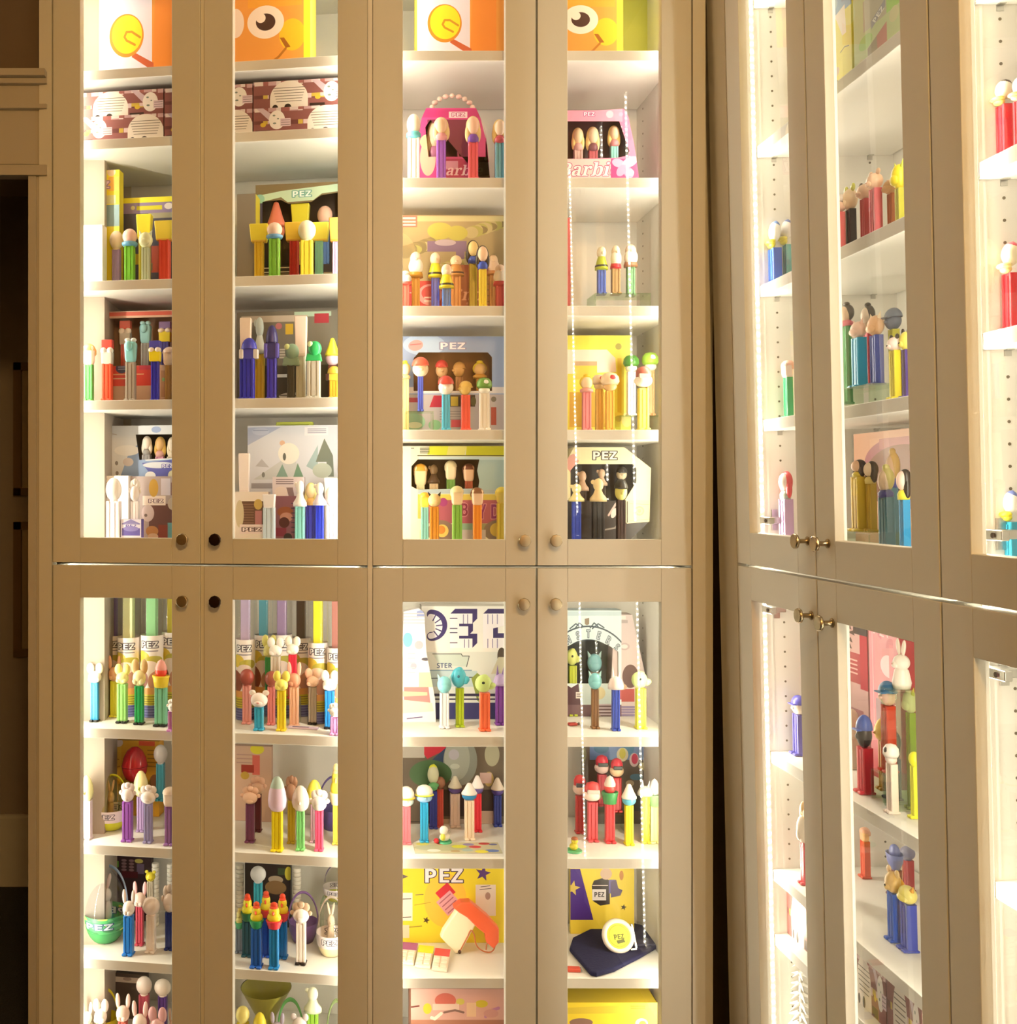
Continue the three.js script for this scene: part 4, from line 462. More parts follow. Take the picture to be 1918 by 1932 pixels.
carton('A',3,.1318,0,-.184,0,.2369,.2373,.06,FACE.redEdge,'#c9584a','window box with a thin red top edge','carton',{ win: [[.0647,.4182],[.0647,.9266],[.9471,.9266],[.9471,.4182]], back: '#8a6a52' });
d('A',3,.0488,-.209,0,0,.1583,.0598,.0218,.0381,'#d8503c',0,'cap',['#f0cc98','#f0e4d8'],'orange ball head with white cap inside the box',W2);
d('A',3,.1054,-.209,0,0,.1572,.0624,.0217,.0353,'#c8503a',0,'eyes',['#bdb2a6','#efe6dc','#e2604c'],'grey block head with red top inside the box',W2);
d('A',3,.1589,-.209,0,0,.1587,.0568,.0216,.0352,'#8d8a88',0,'snout',['#8ec4cc','#a4d0d6'],'light blue head inside the box',W2);
d('A',3,.2106,-.209,0,0,.1617,.0526,.0216,.0377,'#4a4aa0',0,'eyes',['#e6d23a','#e9d9c8','#8a74a8'],'yellow block head with purple top inside the box',W2);
d('A',3,.0579,-.084,0,0,.0891,.053,.0207,.0336,'#58c060',0,'face',['#fbeedc','#f0c078'],'bright green stem with cream rounded head',W2);
d('A',3,.1032,-.089,0,0,.0915,.0607,.0233,.0336,'#e8583c',0,'eyes',['#cfc8c0','#f6f2ec','#d8433a'],'red stem with grey block head and red box top',W2);
d('A',3,.1605,-.094,0,0,.095,.0594,.0232,.0361,'#a89c90',0,'snout',['#8fd4dc','#e8f4f2'],'grey stem with sky blue rounded head',W2);
d('A',3,.2204,-.099,0,0,.0971,.0516,.018,.0335,'#2f2fb0',0,'eyes',['#f0d820','#f4e4da','#5450b8'],'royal blue stem with yellow block head',W2);
d('A',3,.2422,-.144,0,0,.0922,.0472,.021,.0367,'#b08a54',0,'face',['#f0d8c4','#eed0c0'],'tan stem with pale pink rounded head',W2);
carton('A',3,.5363,0,-.194,0,.2714,.2288,.06,FACE.darkBox,'#5a554c','dark grey carton with green and red header, behind the robot heads','carton',{});
d('A',3,.4446,-.104,0,0,.0987,.0994,.028,.028,'#2b2bb4',0,'block',['#f2dcca','#3434b8'],'white flag card on a blue stem',W3);
d('A',3,.4559,-.089,0,0,.0965,.0519,.0253,.0456,'#2c2cba',0,'robot',['#4646bc','#e4dcd8'],'royal blue stem with blue and silver head',W3);
d('A',3,.4697,-.144,0,0,.1166,.0906,.0233,.0336,'#d2b436',0,'bust',['#b9c6c4','#cdd4d0'],'yellow stem with tall grey bust head',W3);
d('A',3,.5082,-.104,0,0,.0988,.0813,.0229,.0356,'#4038b4',0,'robot',['#3e3a78','#6258b8'],'indigo stem with dark dome head',W3);
d('A',3,.5528,-.114,0,0,.0828,.0534,.0178,.0432,'#4a4a44',0,'wing',['#8fae96','#dce8a0'],'grey stem with pale green winged head',W3);
d('A',3,.5756,-.124,0,0,.1066,.0957,.023,.0306,'#cfd0c0',0,'block',['#f3ddd0','#e9d4c8'],'tall white tag upright on a pale stem',W3);
d('A',3,.6123,-.089,0,0,.0885,.0489,.0314,.0401,'#c2bcae',0,'wing',['#2fb868','#dce8b0'],'thick light grey stem with emerald winged head',W3);
d('A',3,.6583,-.104,0,0,.0443,.0352,.0201,.0378,'#d8a030',0,'robot',['#c8a83c','#3a1c18'],'orange stem with yellow and black head',W3);
d('A',3,.6488,-.144,0,0,.0849,.0679,.0205,.0359,'#5a2a24',0,'conecap',['#e0c0d0','#f2e63c'],'brown stem with yellow cone head',W3);
carton('A',4,.1566,0,-.214,0,.1968,.292,.06,FACE.blueTin,'#c9d4e6','pale blue window box, upright behind the white snow cartons','carton',{ win: [[.4143,.6985],[.3643,.9211],[.9357,.9211],[.9357,.717]], back: '#2c2a26' });
d('A',4,.1566,-.224,0,0,.2179,.049,.0218,.0299,'#9a9aa0',0,'hair',['#f2e8e0','#efe6dc','#9a9a9c'],'white-haired head inside the pale blue box',W4);
d('A',4,.1918,-.224,0,0,.2123,.0529,.0217,.0326,'#c890b0',0,'hair',['#d8b078','#d8b45a','#d0a0a0'],'blond head inside the pale blue box',W4);
d('A',4,.2227,-.224,0,0,.2121,.0515,.0217,.0271,'#e0d4c0',0,'hair',['#efe2d0','#efe0c4','#e6d8c0'],'cream head inside the pale blue box',W4);
carton('A',4,.0796,0,-.154,0,.1054,.1625,.03,FACE.snowCard,'#f2e8e0','white carton with small pink pictures, below the pale blue box','carton',{});
carton('A',4,.188,0,-.169,0,.1611,.1612,.03,FACE.frostCard,'#b0a0a0','mauve carton with a small white header, below the pale blue box','carton',{});
d('A',4,.1137,-.104,0,0,.0992,.0572,.0338,.039,'#f6f0f2',0,'ball',['#f8f2ee'],'thick white stem with white ball head',W4);
d('A',4,.1642,-.114,0,0,.0992,.0572,.0195,.0286,'#f4eef0',0,'sheep',['#f6ecea','#f4eeea'],'slim white stem with knobbly white head',W4);
carton('A',4,.1587,0,-.099,0,.0511,.0553,.02,FACE.label1,'#6a60b0','small white and purple carton, at the foot of the slim white stem','carton',{});
carton('A',4,.5414,0,-.204,0,.2321,.2877,.06,FACE.frostTin,'#c4c9d6','lunch tin printed with a snowy scene, green handle on top','tin',{});
{ const o = group('tin_handle', 'A', .5401, 1.7158, -.234); tag(o, 'lime green carrying handle on the snowy lunch tin', 'handle'); part('handle', merge(rbox(.096, .009, .012, .004, 0, .009, 0), rbox(.012, .009, .012, .003, -.042, .004, 0), rbox(.012, .009, .012, .003, .042, .004, 0)), plastic('#cfdc62'), o); }
carton('A',4,.4471,0,-.144,0,.0874,.1226,.025,FACE.brownCard,'#e0d0c4','brown and cream carton with a white header strip, second upper door','carton',{});
carton('A',4,.5403,0,-.139,0,.0758,.1586,.025,FACE.maroonCard,'#c9b8c0','mauve carton with maroon pictures, beside the light blue stem','carton',{});
d('A',4,.429,-.154,0,0,.12,.0977,.026,.0274,'#f0e2dc',0,'block',['#f6e8e2','#f2e2dc'],'tall white post above the brown carton',W5);
d('A',4,.5018,-.104,0,0,.0844,.033,.0279,.0305,'#c4d4e2',0,'block',['#ece8ea','#e4e4ea'],'pale blue stem with flat white top',W5);
d('A',4,.5765,-.104,0,0,.0884,.062,.0228,.0329,'#8cd8d8',0,'bust',['#fbf6f2','#f6f2f0'],'aqua stem with white bust head',W5);
d('A',4,.5956,-.144,0,0,.0905,.0552,.0231,.0334,'#3a3aa4',0,'hair',['#e6cc9c','#e9dc90','#d8a860'],'violet-blue stem with blond head',W5);
d('A',4,.6247,-.099,0,0,.0911,.0541,.0189,.0327,'#2a3ecc',0,'bust',['#fdf6e6','#f2e4f0'],'cobalt stem with cream bust head',W5);
d('A',4,.6505,-.114,0,0,.0884,.0468,.0202,.0304,'#ece6ee',0,'ball',['#f8f4f0'],'white stem with white ball head',W5);
carton('A',4,.6525,0,-.154,0,.0493,.156,.02,plastic('#f4ece6', 0.5),'#efe6e0','plain white carton at the bright edge, second upper door','carton',{});
// upper cabinet B
carton('B',0,.5649,0,-.264,0,.3024,.2749,.03,plastic('#a5a43a', 0.6),'#a5a43a','plain olive-green carton behind the wide orange box, above the fourth door','carton',{});
carton('B',0,.36,0,-.114,0,.4879,.2092,.09,FACE.big,'#f1e66a','wide printed box with white, orange and yellow panels, above the third and fourth doors','carton',{});
carton('B',1,.2064,0,-.154,0,.1816,.1995,.05,FACE.bagA,'#c2407c','pink handbag-shaped box with a beaded handle, third upper door','carton',{ name: 'handbag_box', outline: [[0, 0], [1, 0], [.95, .55], [.86, .88], [.8, 1], [.14, 1], [.08, .88], [.02, .5]], win: [[.169,.4101],[.1268,.7692],[.1972,.8589],[.8732,.8589],[.9296,.7051],[.9296,.4101]], back: '#6a2440' });
{ const o = group('bead_handle', 'B', .2064, SH.B[1] + .1985, -.178); tag(o, 'arched handle of pale pink beads on the handbag box', 'handle'); for (let i = 0; i < 11; i++) { const a = Math.PI * i / 10; part('bead', ball(.052 * Math.cos(a), .04 * Math.sin(a), 0, i % 2 ? .0062 : .0074, .006, .006), plastic(i % 2 ? '#f0d4c8' : '#e6c0b8', .2), o); } part('cord', new THREE.TorusGeometry(.052, .002, 6, 24, Math.PI).scale(1, .77, 1), plastic('#d8a8a0'), o); }
d('B',1,.1632,-.169,0,0,.0818,.0965,.018,.0438,'#c090b0',0,'hair',['#e9c8a8','#e6cc98','#b87090'],'blond head inside the handbag box, beside the purple stem',W6);
d('B',1,.2276,-.169,0,0,.1049,.0566,.0206,.0309,'#c86080',0,'hair',['#e6c4a0','#e2c890','#b06080'],'blond head in the middle of the handbag box',W6);
d('B',1,.1053,-.089,0,0,.102,.0572,.0274,.0348,'#fbf0ea',0,'collared',['#f8ecd8','#6cc8cc'],'white stem with cream head and teal collar',W6);
d('B',1,.1694,-.084,0,0,.0952,.0571,.0211,.0422,'#9a52c8',0,'hair',['#f0c8a8','#f6e0ac','#e8a0a8'],'purple stem with blond head',W6);
d('B',1,.2439,-.084,0,0,.0902,.0645,.0223,.0397,'#e4526a',0,'hair',['#f4c8b0','#f4dca0','#7a4ab0'],'coral stem with blond head and purple collar',W6);
d('B',1,.306,-.084,0,0,.089,.0583,.0211,.0372,'#6cb4d0',0,'hair',['#f6dcc4','#f2d488','#c85868'],'light blue stem with blond head and red collar',W6);
carton('B',1,.5658,0,-.154,0,.1842,.1995,.05,FACE.bagB,'#c85c8a','pink handbag-shaped box with a printed bow, fourth upper door','carton',{ name: 'handbag_box', outline: [[0, 0], [1, 0], [.98, .16], [.92, .55], [.84, .9], [.78, .99], [.4, .97], [0, .97]], win: [[.0347,.3845],[.0347,.8397],[.7222,.8397],[.8542,.4807],[.8333,.423],[.6944,.3973]], back: '#4a2430' });
d('B',1,.5119,-.174,0,0,.1028,.058,.0206,.0335,'#d8b4b0',0,'hair',['#e8ccaa','#e6cc88','#d8a8a8'],'paler blond head behind the clear window',W7);
d('B',1,.548,-.174,0,0,.1015,.0619,.0206,.0361,'#c05060',0,'hair',['#e8ccb0','#e6c88c','#7a3a4a'],'blond head with dark collar behind the clear window',W7);
d('B',1,.5996,-.174,0,0,.1131,.0529,.0181,.0335,'#8cd0cc',0,'hair',['#e8c8a8','#e6cc80','#d89098'],'blond head on an aqua stem behind the clear window',W7);
carton('B',2,.208,0,-.194,0,.2536,.2488,.05,FACE.forest,'#9a8a66','carton printed with a green forest and red base, third upper door','carton',{});
d('B',2,.114,-.134,0,0,.081,.0647,.019,.038,'#d89a30',0,'beard',['#c8902c','#f8f0e4','#f0d8bc'],'amber stem with long white beard',W8);
d('B',2,.1619,-.144,0,0,.0832,.0637,.0191,.0357,'#3448b0',0,'gnome',['#e2d62c','#2a2418','#f4d8b8'],'blue stem with yellow coat, standing further back',W8);
d('B',2,.1818,-.084,0,0,.0453,.0596,.0199,.0348,'#2f6ec0',0,'gnome',['#ead82c','#2a2418','#f8dcc0'],'blue stem with yellow coat, at the shelf edge',W8);
d('B',2,.2104,-.134,0,0,.0848,.052,.0228,.038,'#c07a3c',0,'gnome',['#c88a48','#4a2a18','#eccca4'],'orange-brown stem with brown coat',W8);
d('B',2,.2538,-.154,0,0,.1199,.0588,.0192,.0358,'#c9b43c',0,'hair',['#ecd08c','#2a2420','#3f58b4'],'olive-yellow stem with black hair, standing further back',W8);
d('B',2,.2663,-.084,0,0,.0912,.0571,.0174,.0348,'#eed42c',0,'hair',['#f4d0b0','#2a2420','#3a58c4'],'bright yellow stem with black hair and blue collar',W8);
d('B',2,.304,-.164,0,0,.0939,.0514,.018,.0308,'#c08a50',0,'beard',['#b87a48','#e0c0a4','#e4c4a0'],'tan stem with tan beard',W8);
d('B',2,.3106,-.104,0,0,.0557,.0526,.02,.0351,'#c83c4a',0,'beard',['#c83a48','#f8eee4','#f4d8c4'],'crimson stem with white beard',W8);
d('B',2,.0865,-.104,0,0,.0582,.0351,.02,.0326,'#d85a54',0,'beard',['#d85a54','#fbf2ea','#f4d8c4'],'coral red stem with short white beard',W8);
carton('B',2,.4707,0,-.174,0,.0464,.2367,.05,plastic('#c0504c', 0.5),'#b8453f','red carton edge beside the wide centre stile, fourth upper door','carton',{});
riser('B', 2, .6042, -.154, .133, .042, .075, 'clear acrylic stand holding three bearded dispensers');
d('B',2,.5605,-.144,0,.042,.0603,.0586,.0191,.0306,'#4660ba',0,'gnome',['#b8c634','#26241a','#e8e0c0'],'blue stem with lime coat and pale head',W9);
d('B',2,.5949,-.144,0,.042,.0628,.0586,.0204,.028,'#a8885a',0,'beard',['#d83a48','#f6ecdc','#f0dcc0'],'brown stem with red coat and white beard',W9);
d('B',2,.6366,-.164,0,.042,.0712,.0578,.0193,.036,'#6aa070',0,'beard',['#a87858','#faf2e0','#f4e0c8'],'sage green stem with brown coat and white beard',W9);
carton('B',3,.2101,0,-.184,0,.2512,.236,.06,FACE.racer,'#8a9cc4','light blue window box with a red oval, behind the red caps','carton',{ win: [[.1134,.4349],[.1134,.775],[.1649,.8354],[.8351,.8354],[.8763,.786],[.8763,.4349]], back: '#8a5428' });
d('B',3,.1843,-.209,0,0,.1392,.0445,.0183,.034,'#7a4a34',0,'cap',['#d8a878','#c8383a'],'red cap head inside the light blue box',W10);
d('B',3,.2275,-.209,0,0,.1392,.0393,.0183,.0314,'#a06a40',0,'helmet',['#d8a460','#c89450','#d8a050'],'tan head inside the light blue box',W10);
d('B',3,.2785,-.209,0,0,.1366,.0445,.0183,.0419,'#c88a3c',0,'bun',['#ecc080','#ecd030','#d8a040'],'yellow-haired head inside the light blue box',W10);
riser('B', 3, .1199, -.114, .0654, .046, .05, 'clear acrylic stand lifting the red-capped dispenser on a blue stem');
d('B',3,.1237,-.114,0,.046,.0834,.0478,.0126,.0428,'#3a50b4',0,'cap',['#fbe8c0','#e2604c'],'blue stem with red cap and cream face',W10);
d('B',3,.1806,-.084,0,0,.0836,.0459,.0186,.0397,'#48b8dc',0,'cap',['#fbf0e0','#d84c44'],'sky blue stem with red cap and white face',W10);
d('B',3,.2272,-.089,0,0,.0829,.0348,.0211,.0323,'#ee5848',0,'helmet',['#eac46a','#e8c060','#f0cc78'],'coral stem with tan head',W10);
d('B',3,.27,-.084,0,0,.0861,.0385,.0236,.0372,'#f6efe4',0,'mush',['#f6f2e6','#6a9a40','#f4f4ec'],'white stem with green domed head',W10);
d('B',3,.0894,-.144,0,0,.1278,.0446,.0178,.0306,'#e8c890',0,'bun',['#f0d8b0','#f0e03c','#e8c890'],'cream stem with yellow hair at the box corner',W10);
carton('B',3,.5677,0,-.204,0,.1645,.2418,.05,FACE.sunBox,'#e6d244','yellow carton with a pale pink bracket shape, fourth upper door','carton',{});
d('B',3,.5147,-.104,0,0,.0919,.0438,.02,.0376,'#e88a90',0,'bun',['#f6d8b0','#f4d040','#f0a8a0'],'pink stem with yellow hair',W11);
d('B',3,.5528,-.134,0,0,.1013,.0368,.0178,.0355,'#e8c050',0,'mush',['#f2d8a8','#f0dcc0','#c83c34'],'gold stem with red-spotted cream head, second row',W11);
d('B',3,.5684,-.099,0,0,.0939,.045,.0187,.045,'#f0b84c',0,'mush',['#ecc488','#f4dcb8','#d8484a'],'orange stem with red-spotted cream head',W11);
riser('B', 3, .6602, -.174, .1109, .04, .06, 'clear acrylic stand under the two green-headed dispensers');
d('B',3,.6379,-.164,0,.04,.1068,.0424,.0193,.0385,'#f8f0ea',0,'mush',['#f2f2e0','#4a8a34','#3c7a2c'],'white stem with dark green domed head',W11);
d('B',3,.6841,-.164,0,.04,.1094,.0462,.018,.0411,'#e8a070',0,'mush',['#f4f4e0','#9ac44a','#f6f6e8'],'orange stem with pale green domed head',W11);
d('B',3,.6424,-.084,0,0,.0985,.0521,.0236,.0422,'#f4ec70',0,'hood',['#fbf4e4','#b8685a','#d8c0b0'],'pale yellow stem with rust-brown hood',W11);
carton('B',4,.212,0,-.184,0,.2888,.234,.06,FACE.van,'#d8d0b0','window box printed like a teal and yellow van, third upper door','carton',{ win: [[.139,.5793],[.139,.7897],[.1928,.8616],[.713,.8616],[.6951,.7454],[.713,.6347],[.704,.5572],[.1928,.5461]], back: '#3a2a1e' });
d('B',4,.1315,-.204,0,0,.1383,.0548,.0196,.0366,'#dcd8b0',0,'face',['#f0d8ac','#e8a83c'],'orange-haired head inside the van box',W12);
d('B',4,.1642,-.204,0,0,.1435,.047,.0209,.0313,'#e0c8a0',0,'bust',['#7a6040','#4a3420'],'dark bust inside the van box',W12);
d('B',4,.206,-.204,0,0,.1526,.0483,.0209,.0313,'#6a9a4a',0,'face',['#efdcb8','#ecdcb0'],'pale blond head inside the van box',W12);
d('B',4,.2504,-.204,0,0,.1487,.0444,.0183,.0313,'#a8503c',0,'face',['#e8c0a0','#6a3a2c'],'brown-haired head inside the van box',W12);
d('B',4,.1328,-.104,0,0,.0862,.0363,.0175,.0275,'#7ab4ac',0,'face',['#f2cc50','#efb83c'],'teal stem with golden head, half in the glare',W12);
d('B',4,.1548,-.099,0,0,.0875,.0375,.0212,.0325,'#c88428',0,'horn',['#e8c890','#2a1c18'],'orange-brown stem with tan head and dark ears',W12);
d('B',4,.2067,-.084,0,0,.0915,.0459,.0223,.0323,'#82bc4c',0,'face',['#f6dcb0','#ead8a0'],'leaf green stem with pale blond head',W12);
d('B',4,.2538,-.084,0,0,.0915,.0422,.0199,.0323,'#f0962c',0,'face',['#f4d0b0','#8a5a38'],'orange stem with brown-haired head',W12);
d('B',4,.3143,-.104,0,0,.095,.0401,.0225,.03,'#e6d050',0,'face',['#f2dc70','#f0d850'],'yellow stem with blond head beside the stile',W12);
carton('B',4,.5852,0,-.164,0,.2029,.2304,.06,FACE.octo,'#e0d2a0','octagonal cream window box with dark base, fourth upper door','carton',{ outline: [[0, 0], [.72, 0], [.98, .22], [1, .78], [.68, 1], [.08, 1], [0, .87]], win: [[.038,.4371],[.038,.7548],[.1013,.8217],[.7848,.8217],[.8228,.7771],[.8228,.6322],[.6835,.4371]], back: '#2a2020' });
d('B',4,.5248,-.184,0,0,.1252,.0492,.0181,.0311,'#3a2c24',0,'bust',['#cfae94','#c8a68c'],'tan bust inside the octagonal box',W13);
d('B',4,.5714,-.184,0,0,.1381,.0414,.0181,.0285,'#3a2c24',0,'bust',['#d0b49c','#c8ac94'],'paler bust inside the octagonal box',W13);
d('B',4,.6206,-.184,0,0,.1524,.0324,.0181,.0285,'#3a2c24',0,'cap',['#d8ccb0','#3a3a3a'],'grey-capped head inside the octagonal box',W13);
d('B',4,.4884,-.094,0,0,.1001,.0424,.0199,.0374,'#2c48c4',0,'bust',['#f4e8b0','#f6e8a8'],'blue stem with cream bust',W13);
d('B',4,.5382,-.089,0,0,.1001,.0547,.0274,.0398,'#1c1614',0,'bust',['#f0d8a0','#e8cc98'],'black stem with cream bust',W13);
d('B',4,.5931,-.094,0,0,.1025,.0511,.0199,.0324,'#3a2824',0,'cap',['#e8e488','#3a3834'],'dark brown stem with black cap and yellow face',W13);
// upper cabinet C
carton('C',1,-.1211,0,-.154,0,.1152,.2732,.03,FACE.paleCard,'#ece8c8','pale yellow blister card standing beside the corner panel','blister pack',{});
d('C',2,.0323,-.084,0,0,.0765,.0604,.0273,.0433,'#2f5cc4',0,'duck',['#f6f4ec','#eee03a','#5a80c0'],'royal blue stem with white head and yellow bill',W14);
d('C',2,.0241,-.114,0,0,.0858,.0561,.0183,.0366,'#62aeb0',0,'duck',['#f2ece8','#eee060','#6a78b0'],'teal stem with white head and yellow bill',W14);
d('C',3,.0582,-.094,0,0,.0874,.0372,.018,.0315,'#22a868',0,'face',['#f6dcd0','#f0b8a8'],'emerald stem with pale pink head',W14);
d('C',4,.0572,-.084,0,0,.0896,.0608,.0315,.045,'#c8a4d4',0,'hair',['#fbe8e0','#dc3c50','#c0d0c4'],'lilac stem with scarlet hair',W14);
carton('C',1,.2939,0,-.094,0,.0935,.2395,.03,FACE.blisterY,'#c8c23a','yellow and blue blister pack beside the green one','blister pack',{});
carton('C',1,.442,0,-.084,0,.1499,.1598,.03,FACE.blisterG,'#a8b87c','green blister pack with a pink window','blister pack',{});
d('C',2,.3032,-.084,0,0,.0771,.0358,.0189,.0298,'#d2404e',0,'hood',['#e8c0a8','#cfc4bc','#4a3c34'],'rose red stem with grey-pink head, first in the row',W16);
d('C',2,.3145,-.099,0,0,.0795,.0474,.0178,.0336,'#241c1c',0,'bear',['#e0c4a0','#c8c84a','#4a4038'],'black stem with tan head and lime ears',W16);
d('C',2,.3657,-.099,0,0,.084,.0336,.0163,.0327,'#b8343a',0,'bear',['#e4bc9c','#5a4a44','#d8a890'],'dark red stem with tan ball head',W16);
d('C',2,.4262,-.084,0,0,.084,.0343,.0195,.0315,'#d85a68',0,'bear',['#f4c8a4','#f0c4a0','#e0a888'],'pink-red stem with peach head and round ears',W16);
d('C',2,.4521,-.099,0,0,.0674,.0311,.0146,.0311,'#c86a30',0,'horn',['#e8b880','#dcac78'],'orange stem with peach head',W16);
d('C',2,.5005,-.084,0,0,.062,.0497,.0124,.0266,'#b8b43c',0,'horn',['#ead428','#c8d040'],'olive stem with tall yellow head',W16);
riser('C', 3, .2516, -.154, .17, .043, .08, 'long clear acrylic stand under the blue-stemmed row, sixth upper door');
d('C',3,.1475,-.174,0,.02,.1596,.0485,.0172,.041,'#3a9a54',0,'bun',['#e4c4a4','#241a14','#d87080'],'green stem with black bun',W17);
d('C',3,.2094,-.184,0,.043,.1207,.0512,.0167,.0292,'#c83c50',0,'bun',['#d8c4b0','#2a1e16','#c8a890'],'red stem with small black bun',W17);
d('C',3,.2492,-.144,0,.043,.0966,.0389,.0256,.0348,'#249ac4',0,'horn',['#f2ccb8','#f0c4b0'],'wide bright blue stem with pale pink head',W17);
d('C',3,.2923,-.154,0,.043,.0946,.046,.022,.038,'#4a54a8',0,'horn',['#e6b488','#f2d8b4'],'violet-blue stem with tan head',W17);
d('C',3,.3152,-.174,0,0,.1443,.0415,.0178,.0375,'#b8b43c',0,'cap',['#5c6478','#6a7488'],'olive stem with blue-grey hat',W17);
d('C',3,.4749,-.084,0,0,.0839,.0289,.0171,.0252,'#e4d42c',0,'bear',['#f4dcd4','#2a2220','#2a2220'],'yellow stem with white head and black ears',W17);
d('C',3,.4918,-.094,0,0,.083,.0375,.0125,.0232,'#4a3488',0,'bear',['#efe06a','#2a2220','#2a2220'],'violet stem with yellow head and dark ears',W17);
carton('C',4,.2067,0,-.204,0,.1989,.2214,.03,FACE.gown,'#d8a888','peach carton with a dark rose arch, behind the yellow stems','carton',{});
d('C',4,.2938,-.114,0,.03,.1024,.034,.026,.034,'#d4b428',0,'hair',['#dcb08c','#3a2418','#d8c040'],'wide mustard stem with dark brown hair',W18);
d('C',4,.3176,-.124,0,.03,.09,.0424,.0158,.0296,'#c4a034',0,'hair',['#ecd0b0','#3a2418','#d8c070'],'slim mustard stem with dark wavy hair',W18);
d('C',4,.4119,-.099,0,0,.0953,.058,.0243,.0299,'#41788a',0,'bun',['#e0c0a0','#d8c874','#3a3c90'],'teal stem with blond bun and navy collar',W18);
d('C',4,.3365,-.154,0,0,.1113,.0722,.0215,.0273,'#3a6a78',0,'bun',['#d8b08c','#d0a860','#3c4090'],'dark teal stem with golden bun, second row',W18);
d('C',4,.4927,-.084,0,0,.0924,.0518,.0143,.0285,'#268cc4',0,'hair',['#f2cfc0','#241a18','#ece43c'],'bright blue stem with black hair and yellow collar',W18);
riser('C', 4, .3073, -.124, .11, .03, .06, 'clear acrylic stand under the two mustard stems');
// cabinet D
d('D',1,.0271,-.089,0,0,.0781,.0377,.0181,.0286,'#dc2c40',0,'duck',['#f6ecd8','#f4dc7a','#3a2a22'],'scarlet stem with white and yellow head, upper row',W19);
d('D',1,.0556,-.094,0,0,.0742,.0354,.0177,.028,'#d82c40',0,'duck',['#f8f0e0','#f6e49a','#3a2a22'],'second scarlet stem beside the frame, upper row',W19);
d('D',2,.0333,-.089,0,0,.0811,.0458,.0195,.03,'#d0202c',0,'duck',['#f8ecc8','#f4e090','#d85a6a'],'deep red stem with white and yellow head, lower row',W19);
d('D',3,.0224,-.089,0,0,.0614,.0454,.0227,.0257,'#2494b4',0,'duck',['#f6f2ea','#e8e03c','#6a78b8'],'turquoise stem with a little white bird',W19);
// lower cabinet A
tube('a', 0, .0263, -.194, .355, .0271, .195, FACE.hop, '#b49cc8', 'clear tube with printed band beside the bright cabinet edge');
tube('a', 0, .0583, -.244, .355, .0248, .1953, FACE.hop, '#8a70a8', 'clear tube with printed band second from the cabinet edge, set back');
tube('a', 0, .1157, -.204, .355, .0284, .1981, FACE.hop, '#eef0b8', 'clear tube with printed band with a pale yellow rod');
tube('a', 0, .1774, -.204, .355, .0283, .2048, FACE.hop, '#8ec890', 'clear tube with printed band with a green rod');
tube('a', 0, .2224, -.234, .355, .0272, .2096, FACE.hop, '#e8d85a', 'clear tube with printed band with a yellow rod beside the stile');
d('a',0,.0577,-.122,0,0,.0959,.0499,.0184,.042,'#2898e0','#1c1a18','lop',['#fbf2e2','#f8ecd8'],'sky blue stem with cream folded ears',W20);
d('a',0,.087,-.1788,0,0,.0899,.0671,.0188,.0349,'#e6dc40',0,'bunny',['#e8b088','#e8b090'],'yellow stem with tan upright ears',W20);
d('a',0,.1293,-.1207,0,0,.0954,.0497,.0235,.0392,'#9cd880','#1c1a18','lop',['#f8f2a8','#f2ee90'],'light green stem with lemon folded ears',W20);
d('a',0,.1763,-.1104,0,0,.0935,.0662,.0208,.0415,'#2ca45c','#1c1a18','lop',['#f6f0b8','#d8b880'],'dark green stem with tan folded ears',W20);
d('a',0,.2341,-.1019,0,0,.0941,.0683,.0284,.0413,'#7cc8a4','#1c1a18','pot',['#f4d83c','#ec5040','#f0a8a0'],'mint stem with yellow, red and pink head',W20);
d('a',0,.2796,-.0543,0,0,.0466,.0315,.0227,.0303,'#d890d4',0,'sheep',['#fbf4ec','#f8f0e8'],'short pink stem with white round head',W20);
tube('a', 0, .42, -.204, .355, .0239, .199, FACE.hop, '#c8b4d8', 'clear tube with printed band with a lilac rod');
tube('a', 0, .4554, -.254, .355, .023, .2032, FACE.hop, '#5aa4b8', 'clear tube with printed band with a blue rod');
tube('a', 0, .5055, -.244, .355, .0255, .207, FACE.hop, '#a890bc', 'clear tube with printed band with a mauve rod');
tube('a', 0, .5512, -.264, .355, .0243, .1969, FACE.hop, '#6a584c', 'clear tube with printed band with a brown rod');
tube('a', 0, .6059, -.194, .355, .0249, .1964, FACE.hop, '#e0da3a', 'clear tube with printed band with a bright yellow rod');
tube('a', 0, .6537, -.174, .355, .022, .1875, FACE.hop, '#a87068', 'clear tube with printed band with a dusty red rod');
riser('a', 0, .5205, -.174, .085, .062, .045, 'clear acrylic stand lifting two white rabbit heads');
d('a',0,.4851,-.184,0,.055,.1036,.0565,.0197,.0368,'#3c9450',0,'lop',['#d8d48a','#d2d07a'],'green stem with olive folded ears, raised',W21);
d('a',0,.5042,-.169,0,.0625,.1016,.047,.0235,.0418,'#d8d0c4',0,'lop',['#f8f2ec','#f6f0ea'],'grey stem with white folded ears, raised',W21);
d('a',0,.5466,-.169,0,.0625,.1065,.0456,.0195,.039,'#d8344c',0,'lop',['#faf4e8','#f8f0e0'],'red stem with white folded ears, raised',W21);
d('a',0,.436,-.1525,0,0,.0937,.0403,.0208,.0364,'#e09a94',0,'ball',['#a04c40'],'pink stem with chestnut ball head',W21);
d('a',0,.4975,-.15,0,0,.0933,.0376,.0181,.0337,'#e48a88',0,'ball',['#9c5444'],'rose stem with brown ball head, second row',W21);
d('a',0,.4795,-.093,0,0,.0544,.0418,.0215,.0456,'#3cb0dc',0,'bear',['#fbf0ec','#f8ece6','#e8a8a8'],'short sky blue stem with white head',W21);
